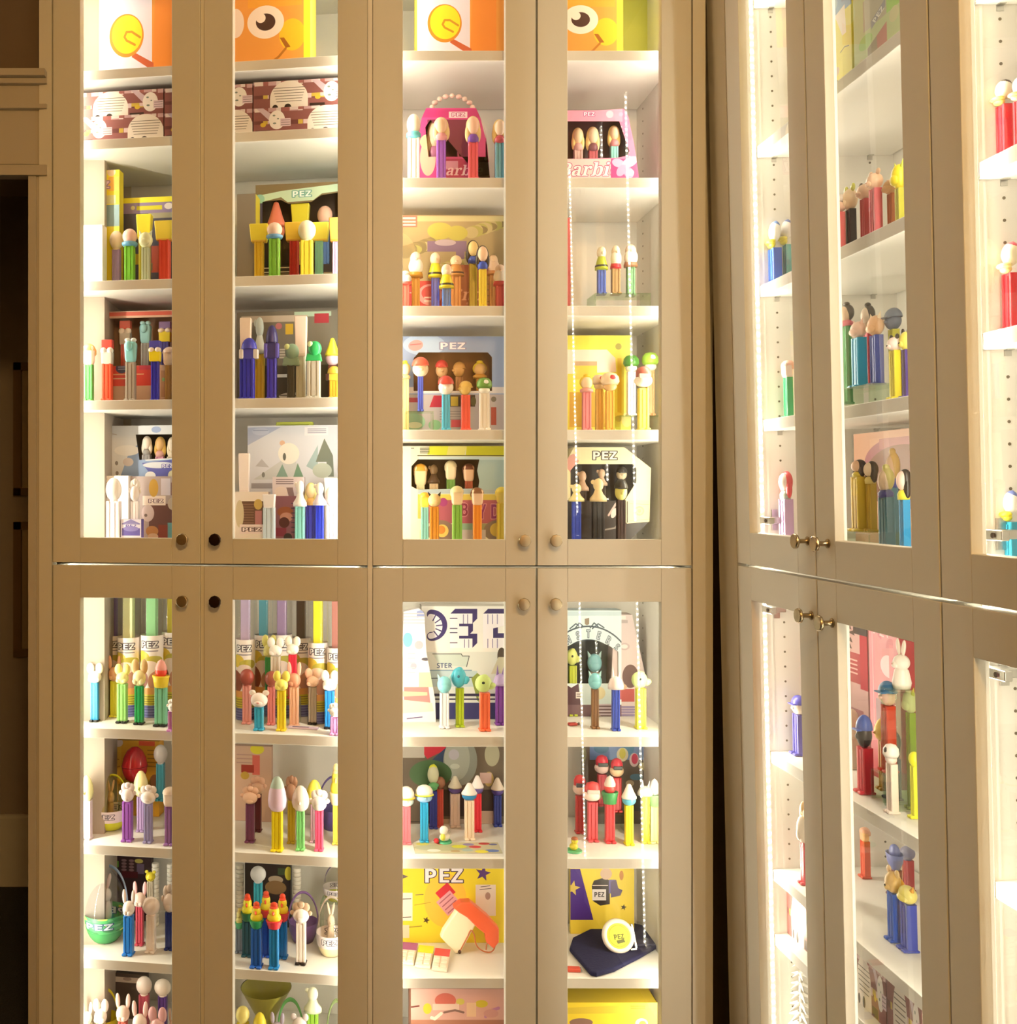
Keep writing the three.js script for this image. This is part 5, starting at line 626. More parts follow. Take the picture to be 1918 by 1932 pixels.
d('a',0,.5332,-.0952,0,0,.0948,.048,.0202,.0404,'#f2dc34',0,'lop',['#f8ec7a','#f4e468'],'yellow stem with lemon folded ears',W21);
d('a',0,.5556,-.1415,0,0,.0952,.063,.0219,.036,'#e8b89c',0,'bunny',['#dc9a7c','#f0b4a0'],'tan stem with brown upright ears',W21);
d('a',0,.5966,-.1695,0,0,.0909,.0467,.0195,.0389,'#b4ac9c','#1c1410','lop',['#f2cdb0','#f0c8aa'],'grey stem with peach folded ears',W21);
d('a',0,.644,-.1322,0,0,.0905,.0497,.0229,.0433,'#2e8edc','#1c1410','lop',['#fdf6ee','#fbf2e8'],'bright blue stem with white folded ears',W21);
d('a',0,.6653,-.0721,0,0,.0422,.0335,.0211,.0323,'#dca0dc',0,'sheep',['#fdf8f4','#fbf4ee'],'short orchid stem with white head',W21);
{ const o = group('name_card', 'A', .5818, SH.a[0] + .0005, -.1181, -6); tag(o, 'small lilac card lying on the shelf edge, second lower door', 'card'); part('card', rbox(.0738, .004, .016, .001, 0, .002, 0), plastic('#d8c4dc', .6), o); part('printed_line', box(.0407, .0006, .004, -.006, .0043, .002), plastic('#5a4a68', .6), o); }
carton('a',1,.1069,0,-.274,0,.1315,.1963,.04,print(209, 1398, 300, 1530, () => { R('#edb63c', 209, 1398, 91, 132); R('#f2c84c', 209, 1406, 20, 60); L('#c8902c', 2, 212, 1430, 224, 1432); L('#c8902c', 2, 212, 1448, 226, 1444); R('#e8623c', 262, 1398, 30, 8); E('#eadfe0', 222, 1402, 10, 8); lines('#b8862c', 2, 288, 1414, 18, 5, 7); E('#a06a48', 292, 1470, 10, 14); }),'#e0a838','orange-yellow carton behind the big red egg','carton',{});
riser('a', 1, .1206, -.234, .07, .101, .05, 'clear acrylic stand under the big red egg');
{ const o = group('red_egg', 'A', .1206, SH.a[1] + .1015, -.234); tag(o, 'large shiny dark red egg standing on a clear stand', 'egg'); part('shell', lathe([[0, 0], [.012, .001], [.024, .009], [.031, .025], [.033, .042], [.029, .062], [.02, .08], [.009, .089], [0, .0905]], 32), plastic('#a81c24', .12), o); part('seam', new THREE.TorusGeometry(.0332, .0006, 6, 36).rotateX(Math.PI / 2).translate(0, .042, 0), plastic('#7a1018', .3), o); }
eggPot('a', 1, .0799, -.1719, .0856, .1338, '#c9cc2c', '#f4f2c4', FACE.eggBand, '#dce63c', 'clear egg pot with lime dome, beside the violet stem');
rabbit('a', 1, .0799, -.1719, .0984, .022, '#c8ab94', '#dcb8a4', 'small tan rabbit inside the lime-domed egg pot', .026);
d('a',1,.1835,-.254,0,.05,.0962,.0481,.0206,.0357,'#3a8aa0',0,'ball',['#c8c0bc'],'blue-green stem with grey ball head, at the back',W22);
d('a',1,.0483,-.0942,0,0,.0935,.0624,.0234,.0338,'#f6eef4',0,'egg',['#f2f0b0','#e8d080'],'white stem with lemon egg head in the glare',W22);
d('a',1,.1525,-.0939,0,0,.0955,.0478,.0232,.0387,'#a060c4',0,'sheep',['#f8eef0','#f4e6ea'],'purple stem with white lamb head',W22);
d('a',1,.1619,-.1637,0,0,.0876,.0651,.0186,.0372,'#b49cd0',0,'egg',['#f8eeb4','#c8d060'],'lilac stem with cream egg head',W22);
d('a',1,.2059,-.0904,0,0,.0938,.0463,.0193,.0463,'#a09cd0',0,'sheep',['#faf4f2','#f4ecec'],'pale violet stem with white lamb head',W22);
d('a',1,.2625,-.0837,0,0,.092,.0473,.023,.0383,'#9c70b0',0,'face',['#f6e2d2','#f4dcc8'],'plum stem with cream head',W22);
carton('a',1,.4217,0,-.274,0,.1006,.1936,.02,print(440, 1408, 512, 1560, () => { R('#c9a790', 440, 1408, 72, 152); lines('#b08c80', 2, 462, 1426, 30, 3, 8); R('#d4685a', 476, 1426, 14, 40); R('#9c3424', 455, 1446, 24, 16); E('#ddd23a', 485, 1414, 13, 10); E('#b8963a', 462, 1468, 8, 8); }),'#c0a08c','pinkish card with a red picture, behind the tan heads','carton',{});
d('a',1,.4511,-.2043,0,0,.0929,.0451,.0186,.0425,'#5a1c24',0,'sheep',['#d8b09a','#d4aa94'],'dark maroon stem with tan head, second row',W23);
d('a',1,.4495,-.1283,0,0,.0927,.0438,.0206,.0463,'#7c4470',0,'sheep',['#f2ccb4','#eec4ac'],'plum stem with peach head',W23);
d('a',1,.5257,-.0815,0,0,.093,.0829,.0251,.0452,'#f2e024',0,'egghat',['#e6cce6','#bcd4cc'],'yellow stem with lilac egg and mint cap',W23);
d('a',1,.5502,-.1351,0,0,.1027,.0616,.018,.0334,'#c4ac34',0,'sheep',['#b08468','#a47a60'],'olive stem with brown head',W23);
d('a',1,.5798,-.0927,0,0,.0931,.0604,.0189,.0428,'#88dc88',0,'egg',['#fbf0e8','#f0d8c8'],'light green stem with white egg head',W23);
d('a',1,.6037,-.1499,0,0,.0927,.0592,.018,.0386,'#b08a98',0,'egg',['#f4ec5a','#f0d040'],'mauve stem with yellow egg head',W23);
d('a',1,.624,-.0954,0,0,.0943,.0515,.0189,.0452,'#e85c84',0,'sheep',['#fdf6f2','#fbf2ee'],'hot pink stem with white head',W23);
d('a',1,.658,-.143,0,0,.096,.0985,.0154,.0333,'#e0cc54',0,'chick',['#f2e6c0','#e8d648','#e8d090'],'straw yellow stem with tall yellow chick',W23);
arc('a', 1, .6399, -.254, .085, .13, .04, '#5a4c8c', 'purple basket with an arched handle, second lower door');
eggPot('a', 2, .0704, -.1601, .1093, .1812, '#8aa0c0', '#f0f3f8', FACE.eggBandG, '#3c9a58', 'big clear egg pot with green base and white rabbit inside');
rabbit('a', 2, .0704, -.1601, .1179, .036, '#fbf6ee', '#f6e0e0', 'white rabbit inside the big green egg pot', .05);
roll('a', 2, .0155, -.254, 15, .0095, '#f0ebe2', 'stacked white candy roll beside the cabinet edge, third shelf');
roll('a', 2, .1692, -.254, 15, .0095, '#f0ebe2', 'stacked white candy roll behind the round white head, third shelf');
roll('a', 2, .2105, -.254, 15, .0095, '#f0ebe2', 'stacked white candy roll beside the stile, third shelf');
carton('a',2,.0867,0,-.274,0,.1289,.1894,.02,print(196, 1600, 285, 1760, () => { R('#3c2430', 196, 1600, 89, 160); R('#6cae4a', 210, 1630, 14, 14); for (let i = 0; i < 8; i++) E('#9a7a84', 234 + (i % 2) * 14, 1628 + (i >> 1) * 7, 5, 3); E('#d8d070', 262, 1628, 8, 5); R('#7c6a90', 258, 1634, 14, 22); R('#5a1428', 230, 1652, 30, 14); }),'#33202a','dark plum carton at the back, behind the pink ears','carton',{});
d('a',2,.156,-.0916,0,0,.0941,.0658,.0232,.0335,'#2a7ed8',0,'bunny',['#f6ece8','#f4e4e0'],'blue stem with white rabbit head',W24);
d('a',2,.1659,-.1442,0,0,.0948,.0645,.0184,.0369,'#c0485c',0,'bunny',['#e8d4cc','#f2c4cc'],'raspberry stem with pink upright ears',W24);
d('a',2,.2052,-.1125,0,0,.0895,.0441,.0221,.0441,'#fbf0ec',0,'ball',['#f2e2da'],'white stem with round white head',W24);
d('a',2,.1765,-.194,0,0,.1392,.0282,.0161,.0269,'#b8b0a0',0,'bear',['#e6da3c','#e0d43c','#a89028'],'grey stem with small yellow head, set back',W24);
d('a',2,.2459,-.1324,0,0,.0913,.0691,.0196,.0391,'#2c3c8c',0,'sheep',['#e8d4c8','#c4b0a0'],'navy stem with beige lamb head',W24);
roll('a', 2, .3883, -.274, 15, .011, '#ece6da', 'stacked white candy roll by the first blue stem');
roll('a', 2, .5384, -.274, 15, .011, '#ece6da', 'stacked white candy roll behind the purple handle');
d('a',2,.446,-.234,0,0,.1357,.0403,.0215,.0403,'#3aa0b8',0,'ball',['#dcdcdc'],'teal stem with grey-white ball head, at the back',W25);
carton('a',2,.4589,0,-.289,0,.1203,.2,.02,print(462, 1602, 548, 1760, () => { R('#2c201c', 462, 1602, 86, 158); R('#3c4a30', 524, 1640, 14, 14); E('#b4a088', 520, 1664, 14, 8); E('#8a6a44', 520, 1680, 20, 14); E('#c8bc3c', 544, 1650, 7, 14); }),'#2a1e1a','dark brown carton at the back, behind the chicks','carton',{});
d('a',2,.4433,-.1264,0,0,.0862,.0643,.0232,.0335,'#1f4a58',0,'chick',['#2c6a3c','#e4dc2c','#e8502c'],'dark teal stem, chick in green cup',W25);
d('a',2,.4772,-.0743,0,0,.093,.0616,.0251,.0352,'#2a64c4',0,'chick',['#2c9a5c','#f0dc2c','#ee5a30'],'royal blue stem, chick in green cup',W25);
d('a',2,.4879,-.1327,0,0,.0952,.0618,.0257,.0335,'#2450b8',0,'chick',['#c8302c','#e8dc3c','#e0583c'],'cobalt stem, pale chick in red cup, second row',W25);
d('a',2,.5198,-.0724,0,0,.0952,.0614,.0213,.0401,'#2a8ed8',0,'chick',['#e8404c','#fbe23c','#f4583c'],'azure stem, yellow chick in red cup, front',W25);
d('a',2,.5295,-.1275,0,0,.0897,.0653,.0218,.0333,'#1f78cc',0,'chick',['#d83444','#f2d834','#ee5038'],'deep azure stem, yellow chick in red cup',W25);
d('a',2,.4204,-.1399,0,0,.0596,.0492,.0181,.0233,'#7a88a0',0,'chick',['#5cc08c','#e0dc90','#e0d080'],'grey-blue stem with small pale chick',W25);
d('a',2,.579,-.1046,0,0,.0974,.0506,.0228,.0481,'#f8eee2','#1c1210','sheep',['#fdf6f0','#c8ac90'],'ivory stem with white lamb head',W25);
arc('a', 2, .5635, -.224, .075, .12, .05, '#7a5c94', 'lilac basket with an arched handle, behind the ivory stem');
eggPot('a', 2, .6426, -.16, .0722, .1367, '#b8a89c', '#f8f4ee', FACE.eggBand, '#f2e6b8', 'clear egg pot with cream base, beside the ivory stem');
rabbit('a', 2, .6426, -.16, .0964, .022, '#e8d4bc', '#ecdcc8', 'small beige rabbit inside the cream-based egg pot', .03);
riser('a', 2, .6371, -.274, .07, .085, .05, 'clear acrylic stand at the back under the upper egg pot');
eggPot('a', 2, .6371, -.274, .062, .085, '#7c6c90', '#f6f4f0', FACE.eggBand, '#c8cc30', 'clear egg pot with olive base, raised near the shelf above', .0855);
SH.a[3] = .18;
d('a',3,.0444,-.104,0,0,.0628,.0574,.0235,.0287,'#f0e8d8',0,'bunny',['#fdf6ee','#fbf0e8'],'cream stem with bright white ears beside the cabinet edge',W26);
d('a',3,.0798,-.104,0,0,.068,.0599,.0208,.0391,'#e8e0a0',0,'lop',['#fdf6ee','#fbf0e8'],'pale yellow stem with white drooping ears',W26);
d('a',3,.1331,-.114,0,0,.0719,.0704,.0209,.0391,'#c86a60',0,'bunny',['#f6dcd2','#f4d4cc'],'brick red stem with pale pink ears',W26);
d('a',3,.1798,-.104,0,0,.0574,.0751,.0207,.0414,'#d89a90',0,'bunny',['#fae8e0','#f4ccc8'],'salmon stem with white head and pink ears',W26);
d('a',3,.2241,-.104,0,0,.0504,.0684,.0232,.0465,'#b88a90',0,'lop',['#e8b8b8','#dca8ac'],'mauve stem with dusty pink drooping ears',W26);
d('a',3,.2566,-.124,0,0,.0446,.065,.0156,.0208,'#e0b090',0,'bunny',['#ecc8ac','#e8c0a4'],'tan stem with small tan ears',W26);
d('a',3,.1666,-.174,0,0,.1092,.0453,.024,.04,'#c0546c',0,'ball',['#f4e6de'],'rose stem with white ball head, further back',W26);
d('a',3,.2149,-.174,0,0,.11,.0412,.0213,.0425,'#5c3c94',0,'ball',['#f4e8dc'],'violet stem with white ball head, further back',W26);
arc('a', 3, .0651, -.174, .065, .1155, .06, '#d2cc24', 'lime yellow basket handle above the white ears, lowest shelf');
carton('a',3,.1019,0,-.254,0,.0861,.1169,.02,print(216, 1838, 276, 1990, () => { R('#5c5048', 216, 1838, 60, 152); R('#e8dccc', 216, 1850, 46, 18); E('#b8a494', 240, 1856, 8, 6); }),'#4a4038','dark grey carton behind the pale pink ears, lowest shelf','carton',{});
d('a',3,.6024,-.134,0,0,.1206,.0588,.0256,.0435,'#86b43c',0,'bust',['#f0f0d4','#e4ecc8'],'grass green stem with tall cream head',W27);
d('a',3,.4368,-.104,0,0,.0947,.0408,.0281,.0332,'#e0d03c',0,'ball',['#f0e48a'],'yellow stem with pale lemon ball head',W27);
d('a',3,.4784,-.104,0,0,.0749,.0496,.0305,.0331,'#e6d43a',0,'egg',['#f0e044','#e8c83c'],'golden stem with yellow egg head',W27);
d('a',3,.5192,-.114,0,0,.0675,.0561,.0229,.0357,'#b8a8c0',0,'bunny',['#c8bccc','#b8b0cc'],'grey-lilac stem with lilac ears',W27);
d('a',3,.5735,-.114,0,0,.0679,.0559,.0229,.0407,'#c8c0cc',0,'bear',['#e6dcd8','#e0d8dc','#a89088'],'pale lilac stem with white round ears',W27);
{ const o = group('lime_bowl', 'A', .4707, SH.a[3] + .0005, -.214); tag(o, 'translucent olive bowl behind the golden stem, lowest shelf', 'bowl'); part('bowl', lathe([[0, 0], [.02, 0], [.03, .0905], [.062, .1266], [.064, .1293], [.058, .1186], [.0, .01]].map(([r, y]) => [r, y]), 32), plastic('#a8a04a', .3), o); part('foot_ring', cyl(.024, .022, .006, 0, 0, 0), plastic('#8a843a', .3), o); }
arc('a', 3, .5423, -.164, .062, .1279, .07, '#6ab46c', 'green basket with an arched handle, lowest shelf');
arc('a', 3, .6577, -.164, .05, .1335, .07, '#7a8a5a', 'grey-green basket with an arched handle, lowest shelf');
// lower cabinet B
carton('b',0,.2507,0,-.2308,0,.2284,.2812,.05,FACE.bigPez,'#dcd8d2','big white carton with block letters and a navy base band','carton',{});
carton('b',0,.127,0,-.1967,0,.0833,.2799,.03,FACE.softWrap,'#e6e0e2','white tapered bag with red and orange patches, in the glare','bag',{ name: 'candy_bag', outline: [[0, 0], [1, 0], [.98, .2], [.72, .62], [.66, .96], [.5, 1], [.06, .97], [0, .6]] });
d('b',0,.1834,-.142,0,0,.084,.0484,.0216,.0356,'#e8eef6',0,'horn',['#8ad4de','#b0e0e4'],'white striped stem with ice blue head',W28);
d('b',0,.2216,-.1528,0,0,.0933,.0524,.0192,.0435,'#a4bc24',0,'beaky',['#4ab4cc','#2a6a80'],'lime stem with round teal head',W28);
d('b',0,.276,-.1156,0,0,.0893,.0453,.0239,.0478,'#f4764e',0,'beaky',['#c8e08c','#2a3c30'],'orange stem with pale green head',W28);
d('b',0,.3224,-.1746,0,0,.0955,.0529,.0219,.0335,'#7c3c9c',0,'spiky',['#b8a0cc','#8a6aa8'],'purple stem with lilac head beside the stile',W28);
carton('b',0,.6707,0,-.264,0,.1124,.256,.05,FACE.tower,'#b8a4a4','slanted grey-lilac side piece behind the yellow stem','carton',{ outline: [[0, 0], [1, 0], [.52, .96], [.5, 1], [.1, 1]] });
carton('b',0,.5706,0,-.2599,0,.1443,.2672,.05,FACE.monsterBox,'#a8b8c0','pale blue window box with an arched gate heading','carton',{ win: [[.037,.31],[.037,.66],[.1944,.69],[.4074,.72],[.5648,.715],[.7778,.67],[.9444,.61],[.9444,.35],[.7593,.31],[.2778,.31]], back: '#2c3434' });
d('b',0,.522,-.269,0,0,.1266,.0456,.0188,.0349,'#b0bc34',0,'beaky',['#c4cc74','#2a2c20'],'olive stem with yellow-green head inside the box',W29);
d('b',0,.577,-.269,0,0,.1106,.0563,.0215,.0375,'#8a7a70',0,'horn',['#7ab0bc','#9cc0c4'],'brown-grey stem with sky blue head inside the box',W29);
d('b',0,.5433,-.1367,0,0,.0939,.047,.0165,.033,'#8a6238',0,'horn',['#84c8d0','#a8d4d4'],'brown stem with sky blue head and small ears',W29);
d('b',0,.5868,-.1156,0,0,.0981,.0566,.0176,.0377,'#2c44a8',0,'spiky',['#eedcd8','#dcd0d0'],'blue stem with white spiked head',W29);
d('b',0,.6525,-.1367,0,0,.0952,.0432,.0229,.0457,'#f0ec3c',0,'beaky',['#d8ec9c','#26302a'],'yellow stem with mint head',W29);
{ const o = group('red_candy', 'B', .4965, SH.b[0] + .0004, -.1636, 12); tag(o, 'small red candy packet lying on the shelf, fourth lower door', 'candy'); part('wrapper', rbox(.022, .007, .014, .003, 0, .0035, 0), plastic('#c84c48', .4), o); part('twist', merge(new THREE.ConeGeometry(.004, .008, 8).rotateZ(Math.PI / 2).translate(.013, .0035, 0)), plastic('#6a4038', .4), o); }
carton('b',1,.2261,0,-.294,0,.2844,.1983,.02,FACE.ballCard,'#5c5044','dark printed card with red and navy segments, at the back','carton',{});
{ const o = group('party_mat', 'B', .2115, SH.b[1] + .0006, -.1227); tag(o, 'flat colourful card with dots lying on the shelf', 'card'); part('mat', new THREE.BoxGeometry(.205, .0012, .07), FACE.party, o); part('mat_backing', box(.206, .0004, .071, 0, -.0008, 0), plastic('#b8b090', .7), o); }
d('b',1,.1208,-.3328,0,0,.1182,.0536,.0247,.0467,'#e0307c',0,'roundcap',['#6a94c8','#f6e8c8','#f0dc2c'],'magenta stem with yellow-brimmed cap',W30);
d('b',1,.1689,-.264,0,0,.0937,.0669,.0187,.0375,'#2a348c',0,'duck',['#c8c8a8','#5ca068','#dce03c'],'navy stem with olive green bird',W30);
d('b',1,.1871,-.2719,0,0,.0966,.0309,.0161,.0268,'#b44034',0,'ball',['#8a5a40'],'rust stem with brown head, second row',W30);
d('b',1,.0927,-.1547,0,0,.0895,.0486,.0205,.0435,'#f0707c',0,'roundcap',['#d8ece8','#fdf4ea','#f4d048'],'pink stem with white cap',W30);
d('b',1,.1372,-.1656,0,0,.0964,.0424,.0193,.0463,'#2e9ccc',0,'roundcap',['#9cc8f0','#fbf2e6','#e8e848'],'azure stem with white cap and yellow brim',W30);
d('b',1,.2252,-.2758,0,0,.0834,.0457,.0242,.035,'#e0ccc4',0,'conecap',['#5c4c98','#dcd8c8'],'grey-white stem with white dome cap, set back',W30);
d('b',1,.2766,-.2406,0,0,.0941,.0464,.0199,.0318,'#d83040',0,'conecap',['#6a58a0','#f6f0f4'],'red stem with white dome cap',W30);
d('b',1,.2489,-.1839,0,0,.0958,.0427,.0233,.0388,'#f0dcc4',0,'conecap',['#2f8cc8','#fbf6f6'],'cream stem with white cone cap and blue face',W30);
d('b',1,.3334,-.2798,0,0,.0781,.0458,.0189,.0323,'#324094',0,'conecap',['#4c3c8c','#f2e2d0'],'indigo stem with white dome cap beside the stile',W30);
{ const o = group('duck_toy', 'B', .1865, SH.b[1] + .0014, -.1583, 40); tag(o, 'tiny white and yellow duck toy on a green disc', 'toy'); part('disc', cyl(.017, .016, .004, 0, 0, 0), plastic('#4cb080'), o); part('body', merge(ball(0, .013, 0, .015, .01, .011), ball(-.005, .03, .001, .011, .011, .01)), plastic('#f4f0e4'), o); part('wing', ball(-.011, .016, .004, .006, .009, .006), plastic('#e8e45c'), o); part('bill', ball(.004, .027, .009, .006, .003, .004), plastic('#a89c90'), o); }
{ const o = group('red_bead', 'B', .1652, SH.b[1] + .0014, -.1511); tag(o, 'small red ball beside the tiny duck toy', 'bead'); part('bead', ball(0, .006, 0, .0065, .006, .0065), plastic('#d0343c', .2), o); part('ring', new THREE.TorusGeometry(.0066, .0007, 6, 20).rotateX(Math.PI / 2).translate(0, .006, 0), plastic('#a82830'), o); }
carton('b',1,.654,0,-.294,0,.1977,.2038,.02,FACE.balloons,'#5a5048','blue and brown carton printed with balloon drops, at the back','carton',{});
d('b',1,.5295,-.229,0,0,.0923,.0528,.0198,.0343,'#b8242c',0,'hood',['#e8c8bc','#cc3038','#4c5460'],'dark red stem with red cap and grey band',W31);
d('b',1,.5465,-.1729,0,0,.0941,.0503,.0232,.0464,'#d45058',0,'hood',['#f4dcd0','#d84c50','#c8c0b8'],'rose stem with red cap and white beard',W31);
d('b',1,.5917,-.254,0,.06,.078,.0493,.0213,.0373,'#b01c34',0,'hood',['#d8bcb4','#cc2440','#3c4440'],'carmine stem with red cap, further back',W31);
d('b',1,.6247,-.239,0,.05,.0843,.049,.0212,.0344,'#c42834',0,'hood',['#f0d0a8','#dc4050','#3c4440'],'crimson stem with red cap and cream chin',W31);
d('b',1,.5859,-.162,0,0,.095,.068,.0218,.0385,'#d03038',0,'pot',['#3c9050','#e04844','#ecd8cc'],'red stem with green cup and red top',W31);
d('b',1,.6278,-.1475,0,0,.0944,.0523,.0191,.0357,'#f2e42c',0,'conecap',['#62b4d0','#faeee2'],'yellow stem with white cone cap and blue face',W31);
d('b',1,.6708,-.1583,0,0,.1153,.041,.0179,.0384,'#dcd22c',0,'spiky',['#dce0d8','#eef0e8'],'olive-yellow stem with white knobbly head',W31);
d('b',1,.6937,-.162,0,0,.0898,.0654,.0231,.0334,'#f6f2b0',0,'pot',['#a8dc9c','#f4f4f4','#ffffff'],'cream stem with light green cup and white top',W31);
riser('b', 1, .6075, -.244, .075, .0495, .05, 'clear acrylic stand under the two back red caps');
{ const o = group('chick_toy', 'B', .4841, SH.b[1] + .0004, -.1019); tag(o, 'tiny yellow toy on a green disc beside the centre stile', 'toy'); part('disc', cyl(.02, .019, .003, 0, 0, 0), plastic('#62b884'), o); part('body', merge(ball(0, .011, 0, .01, .009, .009), ball(.002, .024, 0, .008, .008, .008)), plastic('#dccc40'), o); part('cap', dome(.002, .028, 0, .008, .006, .008), plastic('#a8603c'), o); }
carton('b',2,.2122,0,-.2345,0,.2644,.1917,.012,FACE.starCard,'#d8c22e','large yellow star card, upright behind the orange launcher','card',{});
launcher(.2402, -.1862);
candyPack(.0981, -.1587, '#a8588c', 'pack of candy tablets with a purple header, lying on the shelf');
candyPack(.1363, -.1424, '#f0dc3c', 'pack of candy tablets with a yellow header, lying on the shelf');
candyPack(.174, -.1264, '#d0484a', 'pack of candy tablets with a red header, lying on the shelf');
carton('b',2,.6014,0,-.2848,0,.1619,.1754,.012,FACE.boyCard,'#d8c230','yellow and purple card showing a dark printed shirt','card',{ outline: [[0, 0], [.95, 0], [1, .06], [1, 1], [0, 1]] });
pouch(.6064, -.1751, [[-.1077, .0083], [-.0889, -.1081], [-.0803, -.1131], [-.0346, -.0903], [.0487, -.0219], [.1033, .0279], [.1296, .0681], [.1364, .1006], [.1087, .1279], [.0789, .1464], [-.025, .1157], [-.0867, .0623]]);
{ const o = group('candy_pack', 'B', .4812, SH.b[2] + .0004, -.0899, -4); tag(o, 'small orange-red candy packet beside the navy pouch', 'candy'); part('wrapper', rbox(.03, .008, .017, .002, 0, .004, 0), plastic('#d0503c', .4), o); part('crimped_end', rbox(.005, .004, .016, .001, .0165, .004, 0), plastic('#8a8480', .4), o); }
SH.b[3] = .17;
carton('b',3,.2224,0,-.114,0,.2427,.2031,.08,FACE.roseBox,'#8a5c48','rose and brown carton with torn-paper print, lowest shelf','carton',{});
roll('b', 3, .089, -.104, 11, .011, '#f2e0c8', 'stacked cream candy roll beside the rose carton, lowest shelf');
carton('b',3,.5763,0,-.114,0,.2188,.1704,.07,FACE.lemonBox,'#c8b030','bright yellow carton with a round picture, lowest shelf','carton',{});
carton('b',3,.6503,0,-.214,0,.0996,.1764,.02,FACE.stripes,'#7a4a40','brown, red and yellow striped carton behind the yellow one, lowest shelf','carton',{});
// lower cabinet C
d('c',0,-.0023,-.0963,0,0,.088,.029,.0139,.0371,'#f6f2ea',0,'ball',['#eee8d2'],'white stem with cream ball head',W34);
d('c',0,.0508,-.1049,0,0,.0859,.0418,.0271,.0407,'#6460b8',0,'cap',['#ebdcc8','#5654b8'],'violet stem with blue cap and cream face',W34);
d('c',1,.1031,-.0854,0,0,.0859,.0859,.0165,.0352,'#d84858',0,'sheep',['#fbecd8','#f0c890'],'coral stem with tall cream head',W35);
carton('c',0,.0784,0,-.214,0,.0881,.2815,.03,FACE.greyPanel,'#b89490','pinkish grey carton with dark leaf shapes beside the red box','carton',{});
carton('c',0,.2566,0,-.174,0,.1055,.306,.05,FACE.redBox,'#a82834','tall red box behind the blue-capped head','carton',{});
riser('c', 0, .4026, -.124, .05, .2096, .05, 'tall clear stand under the white figure, sixth lower door');
rabbit('c', 0, .4026, -.124, .0884, .034, '#f4e8dc', '#f2e2d4', 'white figure high on a clear stand, sixth lower door', .2106);
riser('c', 0, .3719, -.114, .045, .055, .04, 'clear stand under the orange-red stem with blue cap');
d('c',0,.3758,-.114,0,.0555,.1194,.0449,.0229,.0401,'#e4482c',0,'cap',['#f4cdb8','#3470a0'],'orange-red stem with blue cap and peach face',W36);
d('c',0,.318,-.101,0,0,.0848,.0612,.0256,.0316,'#d02c40',0,'cap',['#26282c','#2c54b8'],'crimson stem with dark head and blue cap',W36);
d('c',0,.1605,-.1612,0,0,.0621,.0578,.0193,.0278,'#d0bca4',0,'ball',['#e4d4bc'],'beige stem with beige ball head beside the door edge',W36);
d('c',0,.3016,-.1446,0,0,.0935,.0418,.0159,.0298,'#c08c28',0,'egg',['#ecc82c','#e8b42c'],'amber stem with pointed yellow head',W36);
d('c',0,.3582,-.1304,0,0,.0752,.0502,.0231,.0347,'#3a3c98','#2a1c18','hair',['#efdcb8','#2c1c1c','#3a3454'],'navy stem with shiny dark hair',W36);
d('c',0,.4324,-.0864,0,0,.086,.0361,.0176,.0259,'#f6e4d4',0,'mush',['#f4e6dc','#f8eee6','#4a4440'],'ivory stem with white domed head',W36);
d('c',0,.462,-.1096,0,0,.0891,.0254,.0109,.0182,'#e2e234',0,'ball',['#eef02c'],'lemon stem with yellow ball head beside the stile',W36);
d('c',0,.4112,-.134,0,0,.169,.0496,.0131,.0262,'#a8b434',0,'horn',['#f2dcb8','#d8c83c'],'olive-green stem with cream head and yellow ears',W36);
d('c',1,.0774,-.2249,0,0,.077,.0301,.0178,.0223,'#dc5434',0,'face',['#e8b088','#dca488'],'orange-red stem with peach head',W37);
d('c',1,.1708,-.2352,0,0,.0533,.0533,.0213,.0426,'#7a3c40',0,'flat',['#6a74b0'],'maroon stem with blue-grey bowl head',W37);
d('c',1,.1466,-.2749,0,0,.0625,.028,.0194,.028,'#b42838',0,'ball',['#7c7c9c'],'deep red stem with grey head',W37);
d('c',1,.3646,-.1229,0,0,.0875,.0461,.0211,.0365,'#2858c0',0,'bear',['#e4bc78','#eac898','#2a1c14'],'blue stem with honey head and round ears',W37);
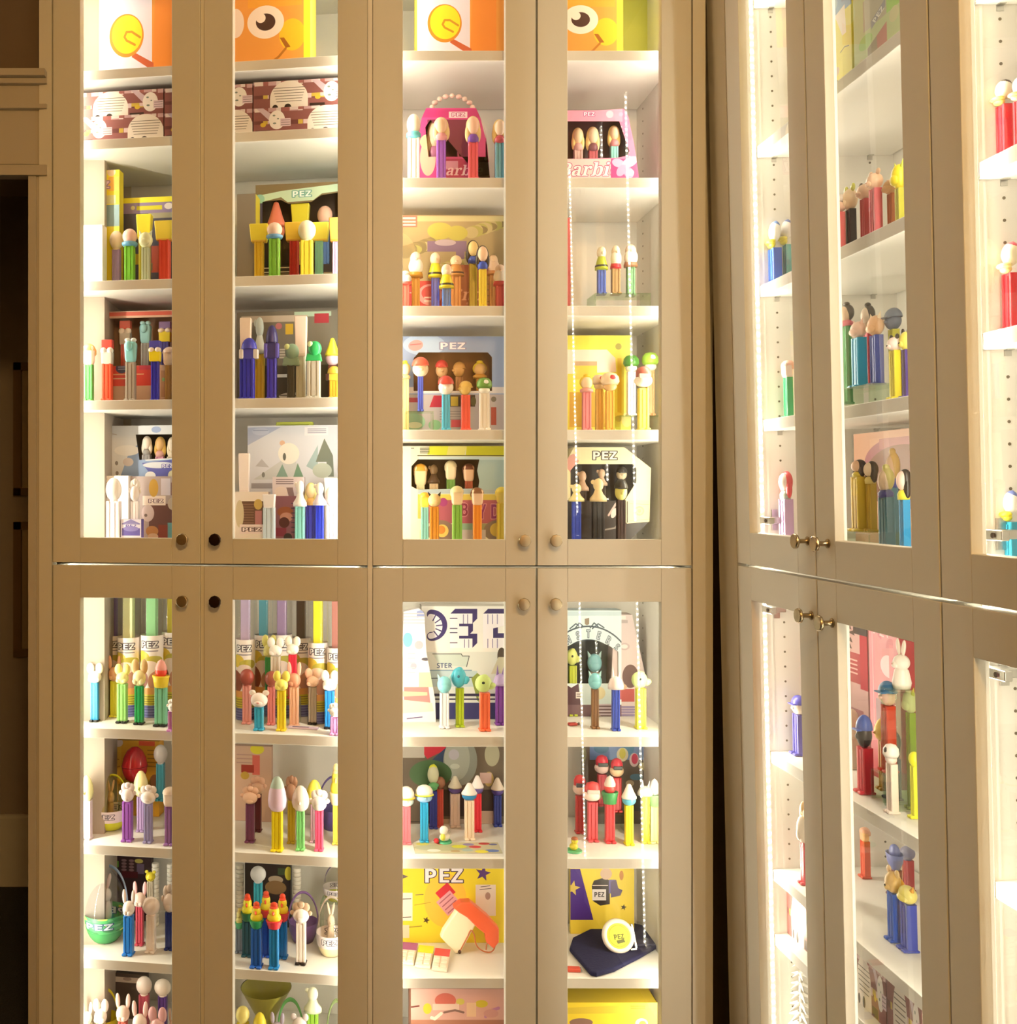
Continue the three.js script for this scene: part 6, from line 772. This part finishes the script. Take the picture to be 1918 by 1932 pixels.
d('c',1,.4021,-.127,0,0,.0838,.0376,.0245,.0395,'#2c44b4',0,'horn',['#eee07c','#e8a83c'],'royal blue stem with yellow head, orange ears',W37);
carton('c',2,.081,0,-.084,0,.1316,.1076,.08,FACE.skull,'#d8d0c8','skull-printed carton on the narrow shelf, behind the fifth lower door','carton',{});
carton('c',2,.3417,0,-.084,0,.1185,.0954,.08,FACE.skull,'#d8d0c8','skull-printed carton on the narrow shelf, sixth lower door, beside the bright door edge','carton',{});
carton('c',2,.4563,0,-.084,0,.104,.1058,.08,FACE.skull,'#d8d0c8','skull-printed carton on the narrow shelf, sixth lower door, beside the stile','carton',{});
{ const o = group('white_tree', 'C', .0292, SH.c[3] + .0004, -.104); tag(o, 'white feathery tree ornament below the skull carton, fifth door', 'ornament'); part('trunk', cyl(.004, .003, .1566, 0, 0, 0, 10), plastic('#f6f2ea'), o); for (let i = 0; i < 7; i++) part('branch_tier', merge(...[0, 1, 2, 3, 4, 5].map((k) => new THREE.ConeGeometry(.005, .03, 7).rotateZ(-1.9).translate(.019, 0, 0).rotateY(k * Math.PI / 3 + i))), plastic('#f8f4ee'), o, [0, .05 + i * .022, 0]).scale.setScalar(1.15 - i * .09); }
{ const o = group('turquoise_slab', 'D', -.0189, SH.d[0] + .0004, -.104, 4); tag(o, 'flat turquoise toothed box, lower of the two stacked', 'box'); part('slab', rbox(.062, .015, .05, .003, 0, .0076, 0), plastic('#5cb4c0'), o); for (let k = 0; k < 6; k++) part('tooth', rbox(.007, .004, .012, .0015, -.025 + k * .01, .0165, .016), plastic('#4a94a0'), o); }
{ const o = group('turquoise_slab', 'D', -.0189, SH.d[0] + .0199, -.104, -6); tag(o, 'flat turquoise toothed box, upper of the two stacked', 'box'); part('slab', rbox(.062, .015, .05, .003, 0, .0076, 0), plastic('#5cb4c0'), o); for (let k = 0; k < 6; k++) part('tooth', rbox(.007, .004, .012, .0015, -.025 + k * .01, .0165, .016), plastic('#4a94a0'), o); }

renderer.render(scene, camera);
